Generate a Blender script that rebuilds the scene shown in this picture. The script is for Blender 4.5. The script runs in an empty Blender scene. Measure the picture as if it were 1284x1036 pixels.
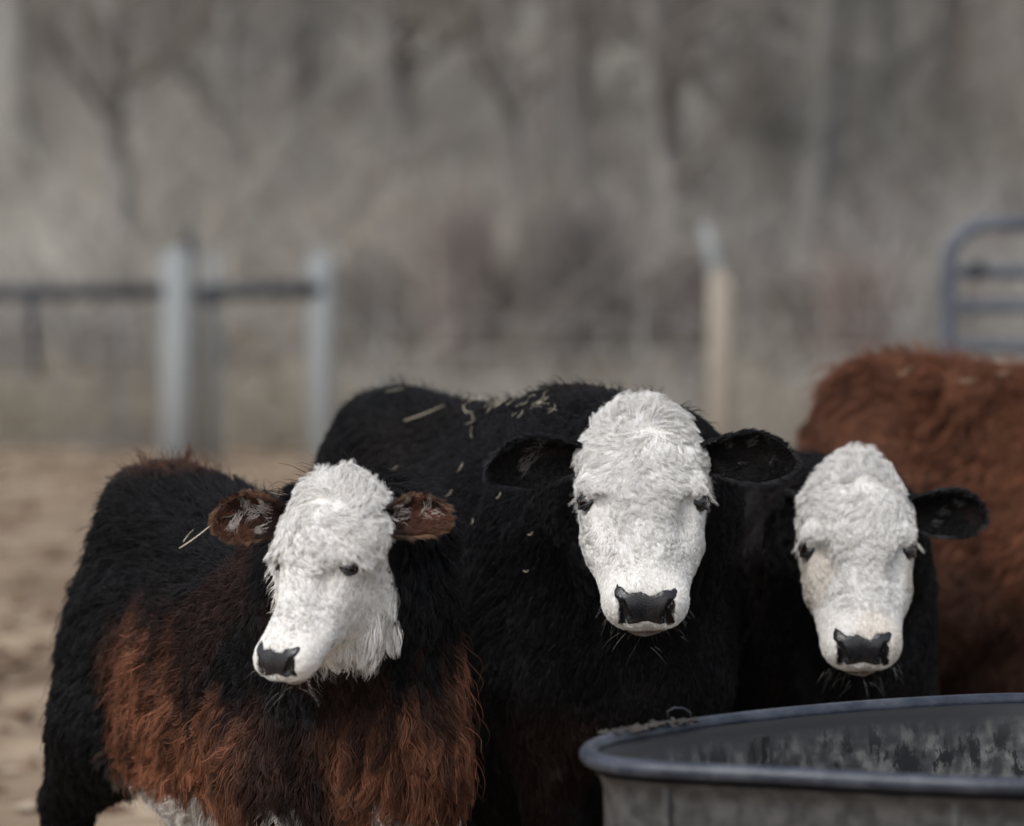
import bpy, bmesh, math, random
import numpy as np
from mathutils import Vector, Matrix
from mathutils.kdtree import KDTree
import openvdb

random.seed(7)
RNG = np.random.default_rng(11)
C = bpy.context.scene.collection
FUR = True

# ------------------------------------------------------------------ camera
F = 4100.0            # focal length in pixels of the 1284 px wide photograph
PITCH = math.atan(163 / F)
CAM = np.array([0.0, 0.0, 1.3])
CF = np.array([0, math.cos(PITCH), -math.sin(PITCH)])
CU = np.array([0, math.sin(PITCH), math.cos(PITCH)])
CR = np.array([1.0, 0, 0])

def at(px, py, d):
    """point of the place seen at photograph pixel px,py at d metres"""
    return CAM + d * (CF + (px - 642) / F * CR - (py - 518) / F * CU)

cd = bpy.data.cameras.new('camera')
cam = bpy.data.objects.new('camera', cd)
C.objects.link(cam)
cam.location = CAM
cam.rotation_euler = (math.pi / 2 - PITCH, 0, 0)
cd.sensor_width = 36
cd.lens = 36 * F / 1284
cd.clip_start = 0.1
cd.clip_end = 600
cd.dof.use_dof = True
cd.dof.focus_distance = 5.36
cd.dof.aperture_fstop = (cd.lens / 1000) / 0.053
bpy.context.scene.camera = cam

# ------------------------------------------------------------------ light
SUN_EL, SUN_AZ = math.radians(50), math.radians(215)   # azimuth clockwise from +Y
w = bpy.data.worlds.new('World')
bpy.context.scene.world = w
w.use_nodes = True
nt = w.node_tree
nt.nodes.clear()
sky = nt.nodes.new('ShaderNodeTexSky')
sky.sky_type = 'NISHITA'
sky.sun_disc = False
sky.sun_elevation = SUN_EL
sky.sun_rotation = SUN_AZ
sky.dust_density = 3.0
sky.air_density = 1.0
sky.ozone_density = 1.0
hs = nt.nodes.new('ShaderNodeHueSaturation')      # overcast: the cloud takes most of the blue out
hs.inputs['Saturation'].default_value = 0.34
bg = nt.nodes.new('ShaderNodeBackground')
bg.inputs['Strength'].default_value = 0.15
wo = nt.nodes.new('ShaderNodeOutputWorld')
nt.links.new(sky.outputs[0], hs.inputs['Color'])
nt.links.new(hs.outputs[0], bg.inputs['Color'])
nt.links.new(bg.outputs[0], wo.inputs[0])

sd = bpy.data.lights.new('sun', 'SUN')
sd.energy = 0.95
sd.angle = math.radians(28)
sd.color = (1, 0.98, 0.955)
sun = bpy.data.objects.new('sun', sd)
C.objects.link(sun)
sdir = Vector((math.sin(SUN_AZ) * math.cos(SUN_EL), math.cos(SUN_AZ) * math.cos(SUN_EL), math.sin(SUN_EL)))
sun.rotation_euler = sdir.to_track_quat('Z', 'Y').to_euler()
sun.location = (0, 0, 20)

sc = bpy.context.scene
sc.view_settings.view_transform = 'Standard'
sc.view_settings.look = 'None'
sc.view_settings.gamma = 1
sc.view_settings.use_curve_mapping = False
sc.view_settings.exposure = 0.32
sc.render.engine = 'CYCLES'
sc.cycles.max_bounces = 6
sc.cycles.diffuse_bounces = 3
sc.cycles.glossy_bounces = 2
sc.cycles.transmission_bounces = 4
sc.cycles_curves.shape = 'RIBBONS'
sc.cycles_curves.subdivisions = 2
sc.cycles.use_denoising = True

# ------------------------------------------------------------------ helpers
def props(o, label=None, cat=None, group=None, kind=None):
    for k, v in (('label', label), ('category', cat), ('group', group), ('kind', kind)):
        if v:
            o[k] = v
    return o

def empty(name, loc, **kw):
    o = bpy.data.objects.new(name, None)
    o.location = loc
    C.objects.link(o)
    return props(o, **kw)

def mesh_obj(name, V, Fc, mat, parent=None, smooth=True, base=(0, 0, 0), **kw):
    me = bpy.data.meshes.new(name)
    V = np.asarray(V, dtype=np.float32) - np.asarray(base, dtype=np.float32)
    if isinstance(Fc, np.ndarray):
        n, k = Fc.shape
        me.vertices.add(len(V)); me.vertices.foreach_set('co', V.ravel())
        me.loops.add(n * k); me.loops.foreach_set('vertex_index', Fc.astype(np.int32).ravel())
        me.polygons.add(n); me.polygons.foreach_set('loop_start', np.arange(0, n * k, k, dtype=np.int32))
        me.update(calc_edges=True); me.validate()
    else:
        me.from_pydata([tuple(v) for v in V], [], [tuple(f) for f in Fc])
        me.update()
    me.polygons.foreach_set('use_smooth', [smooth] * len(me.polygons))
    me.materials.append(mat)
    o = bpy.data.objects.new(name, me)
    C.objects.link(o)
    o.parent = parent
    return props(o, **kw)

class MB:
    """collects shapes into one mesh"""
    def __init__(self):
        self.V, self.F = [], []
    def add(self, V, Fc):
        n = len(self.V)
        self.V += [tuple(map(float, v)) for v in V]
        self.F += [tuple(int(i) + n for i in f) for f in Fc]
        return self
    def tube(self, pts, rad, n=8, cap=True, closed=False):
        pts = [Vector(p) for p in pts]
        if not hasattr(rad, '__len__'):
            rad = [rad] * len(pts)
        m = len(pts)
        V, Fc = [], []
        up = None
        for i, p in enumerate(pts):
            if closed:
                d = pts[(i + 1) % m] - pts[i - 1]
            else:
                d = pts[min(i + 1, m - 1)] - pts[max(i - 1, 0)]
            d.normalize()
            if up is None:
                up = Vector((0, 0, 1)) if abs(d.z) < .9 else Vector((1, 0, 0))
            a = d.cross(up)
            if a.length < 1e-4:
                a = d.orthogonal()
            a.normalize(); b = a.cross(d).normalized(); up = b
            for k in range(n):
                t = 2 * math.pi * k / n
                V.append(p + rad[i] * (a * math.cos(t) + b * math.sin(t)))
        mm = m if closed else m - 1
        for i in range(mm):
            j = (i + 1) % m
            for k in range(n):
                l = (k + 1) % n
                Fc.append((i * n + k, i * n + l, j * n + l, j * n + k))
        if cap and not closed:
            Fc.append(tuple(range(n))[::-1]); Fc.append(tuple((m - 1) * n + k for k in range(n)))
        return self.add(V, Fc)
    def box(self, c, s, rz=0, bev=0):
        bm = bmesh.new()
        bmesh.ops.create_cube(bm, size=1)
        for v in bm.verts:
            v.co = Vector((v.co.x * s[0], v.co.y * s[1], v.co.z * s[2]))
        if bev:
            bmesh.ops.bevel(bm, geom=bm.edges[:], offset=bev, segments=2, affect='EDGES', profile=.5)
        R = Matrix.Rotation(rz, 3, 'Z')
        V = [R @ v.co + Vector(c) for v in bm.verts]
        bm.verts.index_update()
        Fc = [[v.index for v in f.verts] for f in bm.faces]
        bm.free()
        return self.add(V, Fc)
    def build(self, name, mat, parent=None, smooth=True, **kw):
        return mesh_obj(name, self.V, self.F, mat, parent, smooth, **kw)

# ---- materials
def new_mat(name):
    m = bpy.data.materials.new(name)
    m.use_nodes = True
    n = m.node_tree
    return m, n, n.nodes['Principled BSDF']

def noise_mat(name, c1, c2, scale=5, rough=.8, bump=0, bscale=None, detail=6, c3=None, lo=.35, hi=.65, spec=.3, stretch=None, bdist=.01):
    m, n, b = new_mat(name)
    tc = n.nodes.new('ShaderNodeTexCoord')
    mp = n.nodes.new('ShaderNodeMapping')
    if stretch:
        mp.inputs['Scale'].default_value = stretch
    n.links.new(tc.outputs['Object'], mp.inputs[0])
    nz = n.nodes.new('ShaderNodeTexNoise')
    nz.inputs['Scale'].default_value = scale
    nz.inputs['Detail'].default_value = detail
    nz.inputs['Roughness'].default_value = .62
    n.links.new(mp.outputs[0], nz.inputs['Vector'])
    cr = n.nodes.new('ShaderNodeValToRGB')
    e = cr.color_ramp.elements
    e[0].position, e[0].color = lo, (*c1, 1)
    e[1].position, e[1].color = hi, (*c2, 1)
    if c3:
        x = e.new((lo + hi) / 2); x.color = (*c3, 1)
    n.links.new(nz.outputs['Fac'], cr.inputs[0])
    n.links.new(cr.outputs[0], b.inputs['Base Color'])
    b.inputs['Roughness'].default_value = rough
    b.inputs['Specular IOR Level'].default_value = spec
    if bump:
        nb = n.nodes.new('ShaderNodeTexNoise')
        nb.inputs['Scale'].default_value = bscale or scale * 3
        nb.inputs['Detail'].default_value = 5
        n.links.new(mp.outputs[0], nb.inputs['Vector'])
        bp = n.nodes.new('ShaderNodeBump')
        bp.inputs['Strength'].default_value = bump
        bp.inputs['Distance'].default_value = bdist
        n.links.new(nb.outputs['Fac'], bp.inputs['Height'])
        n.links.new(bp.outputs[0], b.inputs['Normal'])
    return m

def coat_mat(name, rough, spec, sheen=0.0):
    m, n, b = new_mat(name)
    a = n.nodes.new('ShaderNodeAttribute')
    a.attribute_name = 'coat'
    n.links.new(a.outputs['Color'], b.inputs['Base Color'])
    b.inputs['Roughness'].default_value = rough
    b.inputs['Specular IOR Level'].default_value = spec
    return m

M_FUR = coat_mat('fur', .46, .15)
M_SKIN = coat_mat('coat_skin', .9, .1)
M_NOSE = noise_mat('nose_leather', (.008, .008, .010), (.020, .019, .022), 90, .20, .7, 330, spec=.5, bdist=.0012)
M_LIP = noise_mat('lip_skin', (.16, .11, .09), (.26, .2, .18), 60, .55, .4, 300, bdist=.001)
M_PINK = noise_mat('pink_skin', (.42, .25, .2), (.55, .4, .34), 60, .5, .3, 200, bdist=.001)
M_HOOF = noise_mat('hoof', (.03, .027, .025), (.07, .06, .05), 20, .5, .3)
M_STRAW = noise_mat('straw', (.42, .36, .26), (.68, .60, .47), 30, .6)
m, n, b = new_mat('eye'); M_EYE = m
b.inputs['Base Color'].default_value = (.012, .006, .004, 1); b.inputs['Roughness'].default_value = .06
b.inputs['Coat Weight'].default_value = 1.0

# ------------------------------------------------------------------ smooth vector noise in numpy
_nr = np.random.default_rng(5)
_K = _nr.normal(size=(3, 14, 3)); _PH = _nr.uniform(0, 6.28, (3, 14)); 
def vnoise(p, scale, k=0):
    """three smooth values about -1..1 per point"""
    q = p * scale
    out = np.empty((len(p), 3))
    for a in range(3):
        K = np.roll(_K[(a + k) % 3], k, axis=0)
        out[:, a] = np.sin(q @ K.T + _PH[a] + 1.7 * k).sum(1) / 3.4
    return out

def nrm(v):
    return v / np.maximum(np.linalg.norm(v, axis=-1, keepdims=True), 1e-9)

def sstep(a, b, x):
    t = np.clip((x - a) / (b - a), 0, 1)
    return t * t * (3 - 2 * t)

# ------------------------------------------------------------------ signed distance primitives
def ell(p, c, r):
    r = np.asarray(r, np.float32)
    q = (p - np.asarray(c, np.float32))
    k0 = np.sqrt(((q / r) ** 2).sum(-1)); k1 = np.sqrt(((q / (r * r)) ** 2).sum(-1))
    return k0 * (k0 - 1) / np.maximum(k1, 1e-6)

def cone(p, a, b, ra, rb):
    a = np.asarray(a, np.float32); b = np.asarray(b, np.float32)
    ab = b - a; L2 = float(ab @ ab)
    t = np.clip(((p - a) @ ab) / L2, 0, 1)
    return np.linalg.norm(p - a - t[..., None] * ab, axis=-1) - (ra + (rb - ra) * t)

def smin(a, b, k):
    h = np.clip(.5 + .5 * (b - a) / k, 0, 1)
    return b + (a - b) * h - k * h * (1 - h)

def smax(a, b, k):
    return -smin(-a, -b, k)

def iso_mesh(fn, lo, hi, vox, coarse=8):
    """surface of fn(points)=0: evaluated coarsely first, finely only near the surface"""
    lo = np.asarray(lo, float); hi = np.asarray(hi, float)
    nb = np.ceil((hi - lo) / (vox * coarse)).astype(int)
    n = nb * coarse
    g = np.stack(np.meshgrid(*[lo[i] + vox * (np.arange(nb[i]) * coarse + (coarse - 1) / 2) for i in range(3)], indexing='ij'), -1)
    dc = fn(g.reshape(-1, 3).astype(np.float32)).reshape(nb)
    arr = np.repeat(np.repeat(np.repeat(dc, coarse, 0), coarse, 1), coarse, 2).astype(np.float32)
    near = np.argwhere(np.abs(dc) < vox * coarse * 1.15)
    off = np.stack(np.meshgrid(*[np.arange(coarse)] * 3, indexing='ij'), -1).reshape(-1, 3)
    for s in range(0, len(near), 1500):
        blk = near[s:s + 1500]
        idx = (blk[:, None, :] * coarse + off[None]).reshape(-1, 3)
        d = fn((lo + idx * vox).astype(np.float32))
        arr[idx[:, 0], idx[:, 1], idx[:, 2]] = d
    gr = openvdb.FloatGrid(10.0)
    gr.copyFromArray(arr)
    P, Q = gr.convertToQuads(isovalue=0)
    P = P * vox + lo
    return P, Q.astype(np.int64)

def vnormals(P, T):
    fn = np.cross(P[T[:, 1]] - P[T[:, 0]], P[T[:, 2]] - P[T[:, 0]])
    N = np.zeros_like(P)
    for k in range(T.shape[1]):
        np.add.at(N, T[:, k], fn)
    return nrm(N)

def tris_of(Q):
    return Q if Q.shape[1] == 3 else np.concatenate([Q[:, [0, 1, 2]], Q[:, [0, 2, 3]]])

# ------------------------------------------------------------------ fur
def make_fur(name, P, Q, parent, base, dens, dirf, lenf, colf, rad=.0005, npt=6, clump=25, seed=0, kind='stuff',
             lift=None, curl=None, droop=.25, clumpw=.75, label=None,
             swayc=.16, swayh=.08, big=None, bigw=None, spread_m=.0022, coh=0.0, stray_p=.10, cvar=.10, hvar=.12, strayw=0.0):
    """dens,dirf,lenf,colf(points, normals) -> per root. One curves object of tapering hairs gathered in locks."""
    if not FUR:
        return None
    rg = np.random.default_rng(seed)
    T = tris_of(Q)
    N = vnormals(P, T)
    A = .5 * np.linalg.norm(np.cross(P[T[:, 1]] - P[T[:, 0]], P[T[:, 2]] - P[T[:, 0]]), axis=1)
    cen = P[T].mean(1); cn = nrm(N[T].mean(1))
    ex = A * dens(cen, cn)
    cnt = rg.poisson(ex)
    ti = np.repeat(np.arange(len(T)), cnt)
    if len(ti) < 4:
        return None
    r1 = np.sqrt(rg.random(len(ti))); r2 = rg.random(len(ti))
    wts = np.stack([1 - r1, r1 * (1 - r2), r1 * r2], 1)[..., None]
    R = (P[T[ti]] * wts).sum(1); Nn = nrm((N[T[ti]] * wts).sum(1))
    n = len(R)
    wild = rg.random(n) < strayw * (1 - .8 * sstep(.75, .55, R[:, 2]))
    L = lenf(R, Nn) * rg.uniform(.7, 1.12, n) * np.where(wild, 1.25, 1)
    D = dirf(R, Nn)
    D = nrm(D - Nn * (D * Nn).sum(1, keepdims=True))
    lf = (lift(R) if lift else np.full(n, .45)) * rg.uniform(.7, 1.3, n) * np.where(wild, 2.6, 1)
    cu = curl(R) if curl else np.zeros(n)
    B = np.cross(Nn, D)
    # clumps
    nc = max(2, n // clump)
    ci = rg.choice(n, nc, replace=False)
    kd = KDTree(nc)
    for i, k in enumerate(ci):
        kd.insert(R[k], i)
    kd.balance()
    jit = R + rg.normal(0, .0012, R.shape)
    near = np.fromiter((kd.find(j)[1] for j in jit), dtype=np.int64, count=n)
    ck = ci[near]
    phase = rg.uniform(0, 6.28, nc)[near] * (1 - coh) + coh * 5 * vnoise(R[ck], 16, 1)[:, 0]; cw = rg.uniform(.55, 1.25, nc)[near]
    sway = rg.normal(0, swayc, nc)[near] + rg.normal(0, swayh, n)
    t = np.linspace(0, 1, npt)
    pts = np.empty((n, npt, 3)); pts[:, 0] = R
    for k in range(1, npt):
        tm = (t[k] + t[k - 1]) / 2
        d = D + Nn * (lf * (1.25 - 1.1 * tm))[:, None] + B * (sway * (0.4 + tm))[:, None]
        d = d + np.array([0, 0, -droop]) * tm
        d = nrm(d)
        pts[:, k] = pts[:, k - 1] + d * (L * (t[k] - t[k - 1]))[:, None]
    own = pts.copy()
    amp = (cu * cw)[:, None]
    wave = np.sin(phase[:, None] + t[None] * 6.28 * (1.1 + .5 * cw[:, None])) * amp * L[:, None] * t[None]
    wav2 = np.cos(phase[:, None] * 1.7 + t[None] * 6.28 * 1.3) * amp * L[:, None] * t[None] * .5
    own += B[:, None, :] * wave[..., None] + Nn[:, None, :] * wav2[..., None]
    cl = own[ck]                                   # the lock's own centre hair
    wk = clumpw * rg.uniform(.6, 1.15, n)[:, None, None] * (t ** 1.3)[None, :, None] * np.ones((n, 1, 1))
    stray = (rg.random(n) < stray_p) | wild
    wk[stray] *= .15
    spread = rg.normal(0, 1, (n, 3)) * spread_m
    # lengths along the lock are kept: blend offsets from the root
    res = own * (1 - wk) + (cl + spread[:, None, :]) * wk
    if big:
        nb_ = max(2, n // big); cb = rg.choice(n, nb_, replace=False); kb = KDTree(nb_)
        for i, k in enumerate(cb): kb.insert(R[k], i)
        kb.balance()
        jb = R + vnoise(R, 60, 2) * .006
        nb2 = np.fromiter((kb.find(j)[1] for j in jb), dtype=np.int64, count=n)
        bw = bigw(R) if bigw else np.ones(n)
        wb = (bw * .62)[:, None, None] * (t ** 1.6)[None, :, None]
        tip = own[cb[nb2]]
        res = res * (1 - wb) + (tip + (R - R[cb[nb2]])[:, None, :] * .25) * wb
    res[:, 0] = R
    col = colf(R, Nn)
    clv = rg.normal(0, 1, nc)[near]
    mult = np.clip(1 + cvar * clv + rg.normal(0, hvar, n), .4, 1.7)
    col = np.clip(col * mult[:, None], 0, .93)
    hc = bpy.data.hair_curves.new(name)
    hc.add_curves([npt] * n)
    res = res - np.asarray(base)
    hc.position_data.foreach_set('vector', res.astype(np.float32).ravel())
    ra = hc.attributes.get('radius') or hc.attributes.new('radius', 'FLOAT', 'POINT')
    rr = rad * rg.uniform(.7, 1.3, n)[:, None] * (1 - .82 * t[None] ** 1.6)
    ra.data.foreach_set('value', rr.astype(np.float32).ravel())
    ca = hc.attributes.new('coat', 'FLOAT_COLOR', 'CURVE')
    ca.data.foreach_set('color', np.concatenate([col, np.ones((n, 1))], 1).astype(np.float32).ravel())
    hc.materials.append(M_FUR)
    o = bpy.data.objects.new(name, hc)
    C.objects.link(o)
    o.parent = parent
    props(o, kind=kind, label=label)
    return o

def hair_lines(name, lines, rad, col, parent, base, npt=5):
    """a few separate long hairs (lashes, whiskers)"""
    hc = bpy.data.hair_curves.new(name)
    n = len(lines)
    hc.add_curves([npt] * n)
    A = np.asarray(lines) - np.asarray(base)
    hc.position_data.foreach_set('vector', A.astype(np.float32).ravel())
    ra = hc.attributes.get('radius') or hc.attributes.new('radius', 'FLOAT', 'POINT')
    t = np.linspace(0, 1, npt)
    ra.data.foreach_set('value', (rad * (1 - .85 * t[None]) * np.ones((n, 1))).astype(np.float32).ravel())
    ca = hc.attributes.new('coat', 'FLOAT_COLOR', 'CURVE')
    cc = np.ones((n, 4)); cc[:, :3] = col
    ca.data.foreach_set('color', cc.astype(np.float32).ravel())
    hc.materials.append(M_FUR)
    o = bpy.data.objects.new(name, hc); C.objects.link(o); o.parent = parent
    return props(o, kind='stuff')

def rot(axis, a):
    return np.array(Matrix.Rotation(a, 3, axis))

WHITE = np.array([.84, .815, .775]); BLACK = np.array([.0055, .0055, .0065]); DARKB = np.array([.012, .0075, .0065])
BROWN = np.array([.155, .064, .036]); RUST = np.array([.105, .038, .020])

# ------------------------------------------------------------------ cow
class Cow:
    def __init__(s, label, base, fwd, H, head=None, coat=None, seed=0, **kw):
        s.base = np.array([base[0], base[1], 0.0]); s.H = H; s.seed = seed; s.kw = kw
        f = nrm(np.array([fwd[0], fwd[1], 0.0])); l = np.array([-f[1], f[0], 0.0])
        s.RB = np.stack([f, l, [0, 0, 1.0]], 1)             # columns: forward, left, up
        s.head = head; s.coat = coat
        hp = head
        a, y, r = (math.radians(hp[k]) for k in ('pitch', 'yaw', 'roll'))
        u, v, wv = np.array([0, 0, -1.0]), np.array([1.0, 0, 0]), np.array([0, -1.0, 0])
        M0 = np.stack([u, v, wv], 1)
        # pitch brings the nose towards the viewer, yaw turns it to the picture's right, roll tilts the head
        M = rot('Z', y) @ rot('X', -a) @ rot('Y', r) @ M0
        s.RH = M; s.ho = np.asarray(hp['pos']); s.hs = hp['size']; s.hw = hp.get('wide', 1.0); s.deep = hp.get('deep', 1.0)
        s.empty = empty('cow', s.base, label=label, cat='cow')
        s.poll_world = s.h2w([.09, 0, -.10])

    def w2b(s, p): return ((p - s.base) @ s.RB / s.H).astype(np.float32)
    def b2w(s, q): return np.asarray(q) * s.H @ s.RB.T + s.base
    def w2h(s, p):
        q = (p - s.ho) @ s.RH / s.hs
        q[:, 1] /= s.wf(q[:, 0]); q[:, 2] /= s.deep
        return q.astype(np.float32)
    def h2w(s, q):
        q = np.array(q, float); q = q * np.stack([np.ones_like(q[..., 0]), s.wf(q[..., 0]), s.deep * np.ones_like(q[..., 0])], -1)
        return q * s.hs @ s.RH.T + s.ho

    def wf(s, u):
        c, j, m = s.head.get('shape', (.06, 0, 0))
        return s.hw * (1 + c * sstep(.17, .05, u) + j * sstep(.12, .17, u) * sstep(.31, .24, u) + m * sstep(.27, .33, u))

    # --- head in its own frame: u down the nose, v sideways, w out of the face; metres for a 0.42 m head
    def head_sdf(s, q, pad=False):
        a = np.abs(q[:, 1]); p = np.stack([q[:, 0], a, q[:, 2]], 1)
        d = ell(p, (.075, 0, -.085), (.092, .099, .088))
        d = smin(d, ell(p, (.145, .02, -.080), (.088, .084, .078)), .03)
        d = smin(d, cone(p, (.15, 0, -.078), (.33, 0, -.060), .078, .053), .03)
        d = smin(d, ell(p, (.20, .040, -.125), (.105, .048, .068)), .03)            # cheek
        d = smin(d, cone(p, (.20, 0, -.175), (.355, 0, -.105), .052, .030), .025)   # jaw
        d = smin(d, cone(p, (.22, .045, -.10), (.345, .022, -.074), .046, .038), .03)
        d = smin(d, ell(p, (.350, 0, -.060), (.052, .060, .046)), .02)              # muzzle
        d = smin(d, ell(p, (.362, .031, -.052), (.036, .029, .038)), .018)          # nostril flare
        d = smin(d, ell(p, (.364, 0, -.108), (.032, .032, .022)), .014)             # chin
        d = smin(d, ell(p, (.134, .077, -.044), (.034, .022, .020)), .018)          # brow ridge
        d = smin(d, ell(p, (.02, 0, -.05), (.045, .05, .05)), .03)                  # poll
        d = smax(d, -ell(p, (.205, .074, -.020), (.050, .022, .026)), .022)         # hollow before the eye
        d = smax(d, -s.crease(q), .008)
        # mouth line
        m = cone(p, (.402, 0, -.096), (.295, .068, -.114), .007, .005)
        d = smax(d, -m, .006)
        e = ell(p, (.157, .0925, -.062), (.020, .017, .0165))
        d = smax(d, -e, .010)
        return d

    def crease(s, q):
        p = np.stack([q[:, 0], np.abs(q[:, 1]), q[:, 2]], 1)
        return np.minimum(cone(p, (.166, .078, -.040), (.196, .056, -.020), .0045, .003), cone(p, (.140, .094, -.040), (.146, .066, -.026), .004, .003))

    def mouthd(s, q):
        p = np.stack([q[:, 0], np.abs(q[:, 1]), q[:, 2]], 1)
        return cone(p, (.402, 0, -.096), (.30, .066, -.116), .004, .003)

    def pad_mask(s, q):
        """<0 inside the black nose leather; b runs down the pad, c is the side distance"""
        a = np.abs(q[:, 1]); b = (q[:, 0] - .345) * .62 - (q[:, 2] + .018) * .78
        wd = .0410 - .013 * sstep(.02, .062, b) + .006 * np.exp(-((b - .006) / .008) ** 2)
        nz = vnoise(q, 110)[:, 0] * .0026 + vnoise(q, 260)[:, 1] * .0013 + vnoise(q, 520)[:, 2] * .0008
        top = .0035 - .006 * sstep(.026, .044, a)
        m = np.maximum(a - wd, top - b)
        m = np.maximum(m, b - .056)
        m = np.maximum(m, .33 - q[:, 0])
        return m + nz

    def nostril(s, q):
        p = np.stack([q[:, 0], np.abs(q[:, 1]), q[:, 2]], 1)
        a = cone(p, (.374, .038, -.016), (.393, .030, -.034), .0055, .0100)
        return np.minimum(a, cone(p, (.393, .030, -.034), (.399, .039, -.050), .0100, .0045))

    def body_sdf(s, q):
        fat = s.kw.get('fat', 1.0); hx = s.kw.get('hind', 0)
        p = np.stack([q[:, 0], np.abs(q[:, 1]), q[:, 2]], 1)
        wz = s.kw.get('wither', 0)
        d = ell(p, (.24, 0, .69 - wz * .4), (.30, .20 * fat, .27 - wz * .6))
        d = smin(d, ell(p, (-.04, 0, .66), (.42, .235 * fat, .265)), .10)
        d = smin(d, ell(p, (-.40, .03, .75), (.22, .175 * fat, .215)), .10)
        if s.kw.get('belly'):
            d = smin(d, ell(p, (.02, 0, .62 - s.kw['belly']), (.47, .19 * fat, .26)), .10)
        d = smin(d, ell(p, (.28, .10, .66), (.14, .10 * fat, .22)), .06)         # shoulder
        d = smin(d, ell(p, (-.42, .12, .62), (.16, .10 * fat, .22)), .06)        # thigh
        d = smin(d, cone(p, (.26, 0, .90 - wz), (-.50, 0, .90), .07, .07), .12)      # topline
        d = smin(d, ell(p, (-.36, .10, .90), (.07, .05, .05)), .06)              # hip bone
        d = d if s.kw.get('belly', 0) > .15 else smin(d, ell(p, (-.60, .07, .86), (.03, .03, .04)), .05)            # pin bone
        d = smin(d, ell(p, (.44, 0, .55), (.11, .11, .15)), .08)                # brisket
        d = smin(d, cone(p, (.32, .12, .52), (.33, .12, .33), .08, .050), .05)
        d = smin(d, cone(p, (.33, .12, .33), (.335, .12, .11), .046, .034), .02)
        d = smin(d, cone(p, (.335, .12, .11), (.36, .12, .045), .038, .040), .02)
        d = smin(d, cone(p, (-.38, .14, .52), (-.50 + hx, .13, .34), .095, .050), .06)
        d = smin(d, cone(p, (-.50 + hx, .13, .34), (-.465 + hx, .13, .12), .044, .034), .02)
        d = smin(d, cone(p, (-.465 + hx, .13, .12), (-.44 + hx, .13, .045), .038, .040), .02)
        d = smin(d, cone(p, (-.60, 0, .86), (-.655, 0, .74), .035, .024), .04)
        d = smin(d, cone(p, (-.655, 0, .74), (-.66, 0, .42), .022, .014), .02)
        d = d + (vnoise(q, 7, 1)[:, 0] * .008 + vnoise(q, 15, 2)[:, 1] * .005).astype(np.float32) * sstep(.35, .5, q[:, 2])
        return d * s.H

    def sdf(s, p):
        db = s.body_sdf(s.w2b(p))
        h = s.w2h(p)
        dh = s.head_sdf(h) * s.hs
        # carve a seat for the nose leather
        dh = smax(dh, -np.maximum(s.pad_mask(h) * s.hs + .004, -(dh + .012)), .003)
        dh = smax(dh, -(s.nostril(h) * s.hs), .004)
        n0, n1, n2 = s.neck
        dn = cone(p, n0, n1, .20 * s.H, .155 * s.H)
        dn = smin(dn, cone(p, n1, n2, .155 * s.H, .085 * s.hs * 1.1), .04)
        dn = smin(dn, cone(p, s.thr0, s.thr1, .13 * s.H, .06), .06)
        d = smin(db, dn, .07)
        return smin(d, dh, .028)

    def build(s):
        s.neck = (s.b2w([.22, 0, .80 - s.kw.get('wither', 0)]), s.b2w([.40, 0, .80]) * .6 + s.poll_world * .4, s.poll_world)
        s.thr0 = s.b2w([.38, 0, .62]); s.thr1 = s.h2w([.17, 0, -.17])
        cb = np.array([s.b2w([x, y, z]) for x in (-.78, .68) for y in (-.42, .42) for z in (0, 1.12)] +
                      [s.h2w([x, y, z]) for x in (-.08, .46) for y in (-.16, .16) for z in (-.28, .08)])
        lo, hi = cb.min(0), cb.max(0); lo[2] = -.01
        P, Q = iso_mesh(s.sdf, lo, hi, .0062)
        s.P, s.Q = P, Q
        h = s.w2h(P); b = s.w2b(P)
        o = mesh_obj('body', P, Q, M_SKIN, s.empty, base=s.base)
        col = s.coat(s, P, h, b)[0] * .8
        pinkish = sstep(.30, .34, h[:, 0]) * sstep(-.16, -.13, h[:, 2]) * (np.abs(h[:, 1]) < .1) * (h[:, 0] < .45)
        col = mix(col, np.array([.012, .01, .01]), sstep(.004, .001, s.nostril(h)))
        col = mix(col, np.array([.09, .055, .05]), sstep(.006, .001, s.mouthd(h)) * (b[:, 0] > .3))
        ca = o.data.attributes.new('coat', 'FLOAT_COLOR', 'POINT')
        ca.data.foreach_set('color', np.concatenate([col, np.ones((len(P), 1))], 1).astype(np.float32).ravel())
        s.fur()
        s.nose(); s.eyes(); s.ears(); s.hooves(); s.whiskers()
        return s

    def is_head(s, h):
        return (sstep(-.05, -.02, h[:, 0]) * sstep(.47, .44, h[:, 0]) * sstep(.17, .14, np.abs(h[:, 1])) * sstep(-.27, -.22, h[:, 2]) * sstep(.12, .08, h[:, 2]))

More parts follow.
